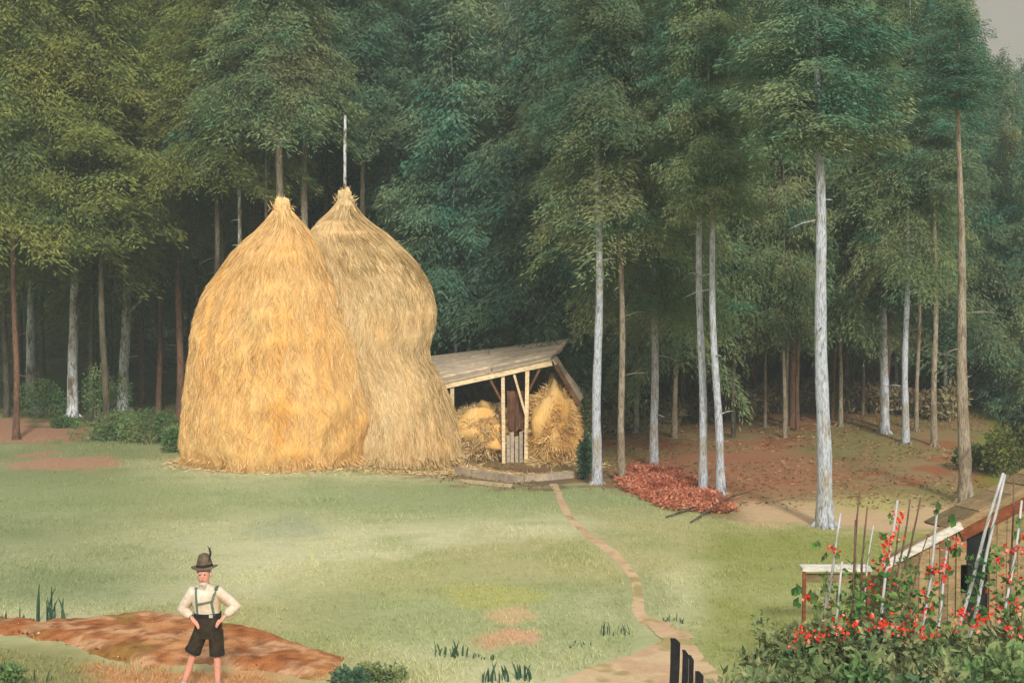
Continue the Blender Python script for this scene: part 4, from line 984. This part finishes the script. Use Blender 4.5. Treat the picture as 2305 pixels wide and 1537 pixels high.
for (px, ty, D, w_, lf, la, sd, bl) in BB: bush(px, ty, D, w_, lf, la, GB, sd + 200, 1200 if bl else 1100, (.07, .19), blooms=bl)
bush(1732, 1372, 17.6, 60, 'garden', 'thin wispy upright weed rising left of the red blossoms', None, 231, 260, (.05, .11), name='weed', cat='weed')
bush(785, 1508, 19.4, 110, 'dark', 'low dark olive shrub at the right end of the bare soil', None, 232, 900, (.05, .10), name='shrub', cat='shrub')
bush(862, 1500, 19.9, 120, 'garden', 'low yellow green shrub just right of the dark one by the soil', None, 233, 800, (.05, .10), name='shrub', cat='shrub')
bush(6, 1500, 19.0, 70, 'fern', 'small green shrub in the bottom left corner', None, 234, 700, (.05, .10), name='shrub', cat='shrub')

# ---- tufts of tall teal grass standing out of the meadow
def tuft(px, py, wpx, hpx, n, label, lf='teal'):
    b = hit(px, py); s_ = F / b.y; m = MB()
    for q in range(n):
        x = random.uniform(-.5, .5) * wpx / s_; h = hpx / s_ * random.uniform(.45, 1.05); ln = random.uniform(-.3, .3) * h; w_ = random.uniform(.006, .016) * (1 if hpx < 40 else 1.4); y = random.uniform(-.1, .1)
        k_ = 5; vs = []
        for t in range(k_ + 1):
            u = t / k_; c = Vector((x + ln * u * u, y, h * u - .02)); ww = w_ * (1 - u) ** .6 * (.7 + u) ; vs += [c - Vector((ww, 0, 0)), c + Vector((ww, .01, 0))]
        m.add(vs, [(2 * t, 2 * t + 1, 2 * t + 3, 2 * t + 2) for t in range(k_)], random.random())
    m.tube([(-.4 * wpx / s_, 0, -.02), (0, .02, -.005), (.4 * wpx / s_, 0, -.02)], [.02, .03, .02], 5) if 0 else None; o = m.build('grass_tuft', M_LEAF[lf]); o.location = b; tag(o, label, 'grass tuft', 'tufts of tall teal grass')
tuft(28, 1400, 60, 38, 7, 'few short dark blades at the far left above the bare soil'); tuft(92, 1400, 70, 95, 8, 'tallest tuft of teal grass at the left edge of the bare soil'); tuft(140, 1398, 60, 72, 6, 'sparser tuft right of the tallest one on the soil edge')
tuft(95, 1537, 50, 36, 5, 'two or three blades at the bottom left under the bare soil'); tuft(1015, 1478, 75, 44, 16, 'dense clump of teal blades left of the pale worn spots'); tuft(1085, 1482, 70, 16, 14, 'low creeping clump running right from the dense one')
tuft(1115, 1535, 60, 52, 12, 'upright clump of blades at the bottom edge, left of the path'); tuft(1180, 1530, 50, 44, 9, 'leaning blades at the bottom edge next to another clump'); tuft(1305, 1455, 50, 20, 7, 'tiny dark tuft in the grass right of the worn spots')
tuft(1385, 1428, 70, 36, 14, 'ragged tuft at the left side of the path bend'); tuft(1510, 1398, 30, 22, 6, 'small tuft just above the bend of the path'); tuft(1535, 1400, 24, 26, 6, 'small leafy tuft right above the path bend, rightmost')
tuft(620, 1062, 60, 14, 12, 'short green blades at the foot of the golden haystack', 'fern'); tuft(815, 1062, 70, 18, 16, 'green blades where the two haystacks meet', 'fern'); tuft(640, 1500, 18, 20, 8, 'dark dead blades on the bare soil right of the man', 'night')

# ================================================================== THE MAN
MD = 18.9; mo = P(460, 1575, MD); mo.z = Tf(mo.x, MD) + .08
man = empty('person', mo, 'bearded man in white shirt, green braces, dark leather shorts and feathered hat, hands on hips', 'person')
S_ = 1 / 169.3
def q2(px, py, y=0.0): return Vector(((px - 460) * S_, y, (1575 - py) * S_))
def mat_plain(name, c, var=.25, sc=30, rough=.85, spec=.15):
    return mat_two(name, tuple(v * (1 - var) for v in c), tuple(min(v * (1 + var), .9) for v in c), sc, None, rough, .2, spec=spec)
M_SKIN = mat_plain('skin_ruddy', lin(216, 156, 136), .10, 5, .6, .3)
M_SHIRT = mat_two('linen_shirt', lin(196, 172, 142), lin(226, 218, 208), 3.5, None, .85, .2); M_LEATHER = mat_plain('dark_leather', lin(52, 44, 34), .5, 10, .7)
M_STRAP = mat_plain('green_braces', lin(92, 116, 98), .2, 20); M_FELT = mat_plain('hat_felt', lin(98, 84, 70), .4, 14); M_BLACK = mat_plain('black_band', (.02, .02, .022), .2)
M_BEARD = mat_plain('grey_beard', lin(196, 190, 176), .2, 30); M_SOCK = mat_plain('wool_sock', lin(190, 188, 176), .15, 30); M_HORN = mat_plain('horn_button', (.5, .48, .4), .1)
# skeleton -> one continuous skin
V_ = []; E_ = []; R_ = []
def jt(p, r, parent=None):
    V_.append(Vector(p)); R_.append(r if isinstance(r, tuple) else (r, r)); i = len(V_) - 1
    if parent is not None: E_.append((parent, i))
    return i
pel = jt(q2(469, 1420), (.115, .08)); sp1 = jt(q2(468, 1395), (.105, .07), pel); sp2 = jt(q2(466, 1365), (.11, .075), sp1); ch = jt(q2(465, 1347), (.105, .07), sp2)
nk0 = jt(q2(464, 1330), (.07, .07), ch); nk = jt(q2(463, 1323, -.005), (.058, .058), nk0)
jaw = jt(q2(462, 1313, -.022), (.078, .086), nk); hd = jt(q2(462, 1302, -.015), (.092, .102), jaw); cr = jt(q2(463, 1287, -.0), (.080, .09), hd)
nose = jt(q2(462, 1306, -.088), (.016, .020), hd); nt_ = jt(q2(462, 1308.5, -.108), (.014, .013), nose)
hand_w = {}
for sd, shp, elp, hp in ((-1, q2(436, 1342), q2(413, 1383, .03), q2(440, 1404, -.075)), (1, q2(495, 1342), q2(533, 1377, .03), q2(506, 1401, -.075))):
    a = jt(shp, .05, ch); m1 = jt(shp.lerp(elp, .5), .042, a); b = jt(elp, .034, m1); m2 = jt(elp.lerp(hp, .45), .032, b); w_ = jt(elp.lerp(hp, .82), .026, m2)
    pd = (hp - elp).normalized(); pm = jt(hp, (.034, .020), w_)
    tip = hp + pd * .05; pe = jt(tip + Vector((0, -.01, -.01)), (.036, .018), pm)
    # four fingers spread over the hip, bent at the knuckles; thumb goes back
    for k, (fl, off) in enumerate(((.060, .030), (.068, .011), (.063, -.009), (.050, -.028))):
        f0 = tip + Vector((0, -.012, off)); dirn = (Vector((-sd * .55, -.15, -.65)) + pd * .35).normalized()
        c1 = jt(f0 + dirn * fl * .35, .0095, pe); c2 = jt(f0 + dirn * fl * .8 + Vector((0, -.004, -.008)), .0085, c1); jt(f0 + dirn * fl * 1.2 + Vector((0, .006, -.022)), .0075, c2)
    t1 = jt(hp + Vector((sd * .012, .03, -.022)), .012, pm); jt(hp + Vector((sd * -.012, .062, -.036)), .010, t1)
for sd, hip, kn, an in ((-1, q2(455, 1440), q2(434, 1493, -.02), q2(412, 1558, .02)), (1, q2(486, 1440), q2(491, 1495, -.02), q2(490, 1560, .02))):
    a = jt(hip, (.07, .075), pel); m1 = jt(hip.lerp(kn, .5), .07, a); b = jt(kn, .050, m1); m2 = jt(kn.lerp(an, .35) + Vector((0, .015, 0)), .054, b); m3 = jt(kn.lerp(an, .7), .043, m2); c = jt(an, .034, m3)
    jt(Vector((an.x + sd * .01, -.05, .045)), (.04, .03), c)
me = bpy.data.meshes.new('body'); me.from_pydata([tuple(v) for v in V_], E_, []); me.update()
body = bpy.data.objects.new('body', me); COL.objects.link(body); body.parent = man
md = body.modifiers.new('Skin', 'SKIN'); md.use_smooth_shade = True
for i, d_ in enumerate(me.skin_vertices[0].data): d_.radius = R_[i]; d_.use_root = (i == 0)
sb = body.modifiers.new('Subdivision', 'SUBSURF'); sb.levels = sb.render_levels = 2
body.data.materials.append(M_SKIN)
def ering(c, rx, ry, n=20, tilt=None, wob=0, seed=0):
    out = []
    for k in range(n):
        a_ = 2 * PI * k / n; w_ = 1 + wob * math.sin(a_ * 3 + seed) + wob * .6 * math.sin(a_ * 5 + seed * 2); v = Vector((rx * math.cos(a_) * w_, ry * math.sin(a_) * w_, 0))
        if tilt: v = tilt @ v
        out.append(Vector(c) + v)
    return out
def limb(m, pts, rads, n=14, wob=.05, cap=False):
    rs = []; qt = None; pd_ = Vector((0, 0, 1))
    for k, p in enumerate(pts):
        d_ = (pts[min(k + 1, len(pts) - 1)] - pts[max(k - 1, 0)]).normalized()
        r_ = (Vector((0, 0, -1)) if qt is None and d_.z < 0 else pd_).rotation_difference(d_).to_matrix(); qt = r_ if qt is None else r_ @ qt; pd_ = d_
        rs.append(ering(p, rads[k], rads[k], n, qt, wob, k * .5))
    m.rings(rs, .5, cap)
# shirt
m = MB()
prof = [(1412, 470, .165, .118), (1398, 469, .162, .115), (1385, 468, .165, .118), (1368, 466, .178, .128), (1352, 465, .186, .130), (1342, 465, .188, .122), (1335, 465, .165, .108), (1331, 464, .120, .09), (1328, 464, .080, .078), (1325, 463, .070, .070)]
m.rings([ering(q2(x, y, 0.005), rx * 1.05, ry * 1.05, 28, None, .022, y) for (y, x, rx, ry) in prof], .5, False)
m.build('shirt', M_SHIRT, man, True)
for sd, shp, elp, hp in ((-1, q2(438, 1344), q2(413, 1383, .03), q2(440, 1404, -.075)), (1, q2(493, 1344), q2(533, 1377, .03), q2(506, 1401, -.075))):
    m = MB(); ps = [shp - Vector((sd * .05, 0, .01)), shp, shp.lerp(elp, .35), shp.lerp(elp, .75), elp + Vector((sd * .008, .01, -.01)), elp.lerp(hp, .3), elp.lerp(hp, .6), elp.lerp(hp, .72)]
    limb(m, ps, [.07, .084, .078, .074, .078, .070, .060, .044], 16, .06); m.build('sleeve', M_SHIRT, man, True)
    m = MB(); limb(m, [elp.lerp(hp, .66), elp.lerp(hp, .78)], [.047, .045], 14, .02); m.build('cuff', M_SOCK, man, True)
m = MB(); limb(m, [q2(463, 1330), q2(463, 1325)], [.080, .074], 16, .03); m.build('collar', M_SHIRT, man, True)
# leather shorts: seat and two flared legs, one mesh
m = MB()
m.rings([ering(q2(x, y, .005), rx, ry, 28, None, .02, y) for (y, x, rx, ry) in [(1448, 471, .150, .125), (1435, 471, .184, .140), (1420, 470, .182, .138), (1405, 470, .180, .136), (1393, 469, .176, .132)]], .5, False)
for hip, kn, r1, r2 in ((q2(455, 1432), q2(434, 1481, -.01), .102, .108), (q2(487, 1432), q2(490, 1488, -.01), .100, .098)):
    limb(m, [hip, hip.lerp(kn, .4), hip.lerp(kn, .75), kn], [r1, r1 * 1.0, r1, r2], 18, .03)
m.build('leather_shorts', M_LEATHER, man, True)
for kn, up_, r2 in ((q2(434, 1481, -.01), q2(437, 1475, -.01), .111), (q2(490, 1488, -.01), q2(490, 1482, -.01), .101)):
    m = MB(); limb(m, [kn, up_], [r2, r2], 18, .03); m.build('hem', M_BLACK, man, True)
m = MB(); m.rings([ering(q2(469, y, .005), .184, .140, 28, None, .02, y) for y in (1400, 1396, 1390)], .5, False); m.build('belt', M_BLACK, man, True)
m = MB(); m.box(q2(482, 1394, -.140), (.05, .02, .04)); m.build('buckle', M_HORN, man)
# braces
def front(x, z, off=.012):
    p = q2(x, z); best = min(prof, key=lambda r: abs(r[0] - z)); ys = [r[0] for r in prof][::-1]; rx = float(np.interp(z, ys, [r[2] for r in prof][::-1])); ry = float(np.interp(z, ys, [r[3] for r in prof][::-1])); cx_ = float(np.interp(z, ys, [r[1] for r in prof][::-1]))
    u = max(min((x - cx_) * S_ / rx, .97), -.97); return Vector((p.x, .005 - ry * 1.07 * math.sqrt(1 - u * u) - off, p.z))
def strap(pts, w):
    m = MB(); n = len(pts); vs = []; fs = []
    for k, p in enumerate(pts):
        d_ = (pts[min(k + 1, n - 1)] - pts[max(k - 1, 0)]).normalized(); sdv = d_.cross(Vector((0, -1, 0))).normalized() * w / 2; o_ = Vector((0, .008, 0)); vs += [p - sdv, p + sdv, p + sdv + o_, p - sdv + o_]
    for k in range(n - 1):
        for q in range(4): fs.append((k * 4 + q, k * 4 + (q + 1) % 4, k * 4 + 4 + (q + 1) % 4, k * 4 + 4 + q))
    fs += [(3, 2, 1, 0), (n * 4 - 4, n * 4 - 3, n * 4 - 2, n * 4 - 1)]; m.add(vs, fs); return m.build('braces', M_STRAP, man)
def seg(a, b, n=7): return [front(a[0] + (b[0] - a[0]) * t / n, a[1] + (b[1] - a[1]) * t / n) for t in range(n + 1)]
top_l = [q2(446, 1330, .04), q2(446, 1329.5, -.02)]; top_r = [q2(497, 1331, .04), q2(497, 1330, -.03)]
strap(seg((447, 1334), (450, 1395), 10), .028); strap(seg((492, 1333), (483, 1364), 6) + seg((483, 1366), (487, 1394), 5), .034)
strap(seg((449, 1368), (485, 1361), 8), .026)
for s_ in (447, 492):
    m = MB(); m.box(q2(s_, 1333.5, -.02), (.04, .15, .03)); m.build('braces', M_STRAP, man)
# head: hair, beard, eyes, mouth, ears
m = MB(); m.blob(q2(462, 1328, -.060), (.048, .034, .050), 5, 9, .3); m.blob(q2(462, 1324, -.040), (.060, .044, .026), 6, 8, .2)
for k in range(160):
    a_ = random.uniform(-1.3, 1.3); p = q2(462 + 9 * math.sin(a_), 1323 + random.uniform(-2, 7), -.06 - .05 * math.cos(a_)); m.leaf(p, (random.gauss(0, .3), -.3, -1), random.uniform(.02, .05), .008)
m.build('beard', M_BEARD, man, True)
m = MB(); m.blob(q2(462.5, 1297, .035), (.090, .075, .062), 8, 9, .15)
for sx_ in (-1, 1): m.blob(q2(462.5 + sx_ * 15, 1303, .0), (.014, .03, .045), 9, 6, .2)
m.build('hair', M_BEARD, man, True)
m = MB(); m.tube([q2(458.5, 1314, -.106), q2(462, 1314.4, -.112), q2(465.5, 1314, -.106)], [.003, .005, .003], 6); m.build('mouth', mat_plain('lips', lin(150, 70, 60), .1), man)
for sx_ in (-1, 1):
    m = MB(); m.blob(q2(462 + sx_ * 5.5, 1301.5, -.100), (.011, .008, .007), 1, 6, 0); m.build('eye', M_BLACK, man)
    m = MB(); m.tube([q2(462 + sx_ * 2.5, 1298.4, -.110), q2(462 + sx_ * 8, 1298.6, -.100)], [.005, .004], 5); m.build('eyebrow', M_BEARD, man)
    m = MB(); m.blob(q2(462.5 + sx_ * 16, 1304.5, -.01), (.012, .02, .03), 2, 7, .1); m.build('ear', M_SKIN, man, True)
# hat with band and feather
hc = q2(463, 1286.5, .016); tl = Matrix.Rotation(math.radians(-3), 3, 'Y')
m = MB(); rs = []
for (z, rx, ry) in [(-.012, .085, .095), (-.016, .172, .140), (-.010, .176, .144), (.000, .150, .130), (.006, .108, .115), (.05, .100, .108), (.10, .088, .095), (.15, .070, .075), (.170, .056, .058), (.182, .034, .034), (.174, .004, .004)]:
    ring = []
    for k in range(28):
        a_ = 2 * PI * k / 28; wv = 1 + .03 * math.sin(a_ * 2 + 1); zz = z + (.018 * math.cos(a_ * 2) if rx > .14 else 0) - (.03 if z > .18 and abs(math.sin(a_)) < .5 else 0)
        ring.append(hc + tl @ Vector((rx * math.cos(a_) * wv, ry * math.sin(a_) * wv, zz)))
    rs.append(ring)
m.rings(rs, .5, False); hat = m.build('hat', M_FELT, man, True)
m = MB(); m.rings([[hc + tl @ Vector(((r) * math.cos(2 * PI * k / 24), (r + .008) * math.sin(2 * PI * k / 24), z)) for k in range(24)] for (z, r) in ((.006, .113), (.022, .112), (.04, .108))], .5, False); m.build('hat_band', M_BLACK, hat, True)
m = MB(); fp = [q2(471, 1282, -.05), q2(476, 1268, -.045), q2(479, 1256, -.04), q2(477, 1246, -.035), q2(472, 1238, -.03)]; m.tube(fp, [.004, .006, .013, .010, .003], 6)
for k in range(60):
    t = random.uniform(1.2, 3.6); i = int(t); p = fp[i].lerp(fp[i + 1], t - i); m.leaf(p, (random.choice((-1, 1)) * .8, random.gauss(0, .3), 1), random.uniform(.02, .04), .006)
m.build('feather', M_BLACK, hat)
# socks rolled at the calf and shoes
for kn, an in ((q2(434, 1493, -.02), q2(412, 1558, .02)), (q2(491, 1495, -.02), q2(490, 1560, .02))):
    m = MB(); limb(m, [kn.lerp(an, .84), kn.lerp(an, .92), an], [.050, .046, .042], 14, .03); m.build('sock', M_SOCK, man, True)
    m = MB(); rs = []
    for (y, w_, h_) in ((.09, .03, .05), (.07, .045, .09), (.0, .048, .10), (-.08, .052, .07), (-.15, .05, .045), (-.19, .03, .03)):
        rs.append([Vector((an.x + w_ * math.cos(a_), y, max(h_ * math.sin(a_), 0) + (.0 if math.sin(a_) > 0 else -.02) - .06)) for a_ in [2 * PI * k / 14 for k in range(14)]])
    m.rings(rs, .5); m.build('shoe', M_LEATHER, man, True)

# clods and stones over the bare soil
n = 2600; ox = RNG.uniform(-9, -1.6, n); oy = RNG.uniform(18.3, 25.5, n); px, py = project(ox, oy, T(ox, oy))
ok = inpoly(px + RNG.normal(size=n) * 3, py + RNG.normal(size=n) * 2, [(-40, 1392), (230, 1398), (330, 1388), (560, 1418), (660, 1450), (740, 1488), (720, 1516), (560, 1506), (430, 1490), (300, 1496), (190, 1466), (0, 1424)])
mb = MB()
for x, y, qx in zip(ox[ok], oy[ok], px[ok]):
    r_ = random.uniform(.008, .030) * (1.4 if qx > 600 else 1) * random.choice((.7, .8, 1, 1.5)); c = Vector((x, y, Tf(x, y) + .045 + r_ * .3)); sd_ = random.random() * 50
    vs = [c + Vector((a, b, d)).normalized() * r_ * random.uniform(.6, 1.25) for (a, b, d) in ((1, 0, 0), (-1, 0, 0), (0, 1, 0), (0, -1, 0), (0, 0, .8), (0, 0, -.8))]
    mb.add(vs, [(0, 2, 4), (2, 1, 4), (1, 3, 4), (3, 0, 4), (2, 0, 5), (1, 2, 5), (3, 1, 5), (0, 3, 5)], random.random() * (.5 if qx > 600 else 1))
o = mb.build('soil_clods', mat_tone('clod', lin(84, 52, 34), lin(150, 98, 64), lin(206, 160, 120))); tag(o, 'crumbs and clods of earth scattered over the bare brown soil', 'clods', kind='stuff')

# ================================================================== LIGHT
SUN_EL, SUN_AZ = 31.0, 170.0     # azimuth: direction the light comes from, clockwise from +Y
w = bpy.data.worlds.new('World'); SC.world = w; w.use_nodes = True
nt = w.node_tree; nt.nodes.clear()
sky = nt.nodes.new('ShaderNodeTexSky'); sky.sky_type = 'NISHITA'; sky.sun_disc = False
sky.sun_elevation = math.radians(SUN_EL); sky.sun_rotation = math.radians(SUN_AZ)
sky.dust_density = 6.0; sky.air_density = 1.2; sky.ozone_density = .6
bg = nt.nodes.new('ShaderNodeBackground'); bg.inputs[1].default_value = .15
tc = nt.nodes.new('ShaderNodeTexCoord'); nz = nt.nodes.new('ShaderNodeTexNoise'); nz.inputs['Scale'].default_value = 9; nz.inputs['Detail'].default_value = 5
nt.links.new(tc.outputs['Generated'], nz.inputs['Vector'])
rp = nt.nodes.new('ShaderNodeValToRGB'); rp.color_ramp.elements[0].position = .4; rp.color_ramp.elements[1].position = .62
rp.color_ramp.elements[0].color = (3.4, 3.5, 3.4, 1); rp.color_ramp.elements[1].color = (4.2, 3.8, 3.2, 1)
nt.links.new(nz.outputs['Fac'], rp.inputs[0])
mx = nt.nodes.new('ShaderNodeMix'); mx.data_type = 'RGBA'; mx.inputs[0].default_value = .85
sp = nt.nodes.new('ShaderNodeSeparateXYZ'); nt.links.new(tc.outputs['Generated'], sp.inputs[0])
el_ = nt.nodes.new('ShaderNodeValToRGB'); el_.color_ramp.elements[0].position = .22; el_.color_ramp.elements[0].color = (.42, .38, .33, 1); el_.color_ramp.elements[1].position = .5; el_.color_ramp.elements[1].color = (1.2, 1.2, 1.2, 1)
nt.links.new(sp.outputs[2], el_.inputs[0])
ml = nt.nodes.new('ShaderNodeMix'); ml.data_type = 'RGBA'; ml.blend_type = 'MULTIPLY'; ml.inputs[0].default_value = 1
nt.links.new(rp.outputs[0], ml.inputs[6]); nt.links.new(el_.outputs[0], ml.inputs[7])
nt.links.new(sky.outputs[0], mx.inputs[6]); nt.links.new(ml.outputs[2], mx.inputs[7]); nt.links.new(mx.outputs[2], bg.inputs[0])
wo = nt.nodes.new('ShaderNodeOutputWorld'); nt.links.new(bg.outputs[0], wo.inputs[0])
sl = bpy.data.lights.new('sun', 'SUN'); sl.energy = 2.3; sl.angle = math.radians(7.0); sl.color = (1.0, .95, .86)
so = bpy.data.objects.new('sun', sl); COL.objects.link(so)
az, el = math.radians(SUN_AZ), math.radians(SUN_EL)
frm = Vector((math.sin(az) * math.cos(el), math.cos(az) * math.cos(el), math.sin(el)))
so.rotation_euler = (-frm).to_track_quat('-Z', 'Y').to_euler()
SC.view_settings.view_transform = 'Standard'; SC.view_settings.look = 'None'
SC.view_settings.gamma = 1; SC.view_settings.exposure = 0.64
SC.cycles.max_bounces = 5; SC.cycles.diffuse_bounces = 3

# ---- pale haze volume, added to lift the dark tones of the wood
def haze(den):
    m = bpy.data.materials.new('air'); m.use_nodes = True; t = m.node_tree; t.nodes.clear()
    o = t.nodes.new('ShaderNodeOutputMaterial'); v = t.nodes.new('ShaderNodeVolumePrincipled'); v.inputs['Density'].default_value = den; v.inputs['Color'].default_value = (.72, .86, .86, 1)
    t.links.new(v.outputs[0], o.inputs['Volume']); mb = MB(); mb.box((0, 60, 14), (400, 300, 34)); h = mb.build('haze', m); tag(h, 'thin pale haze added in front of the wood to lift its dark tones', 'haze', kind='stuff')
haze(.0014)
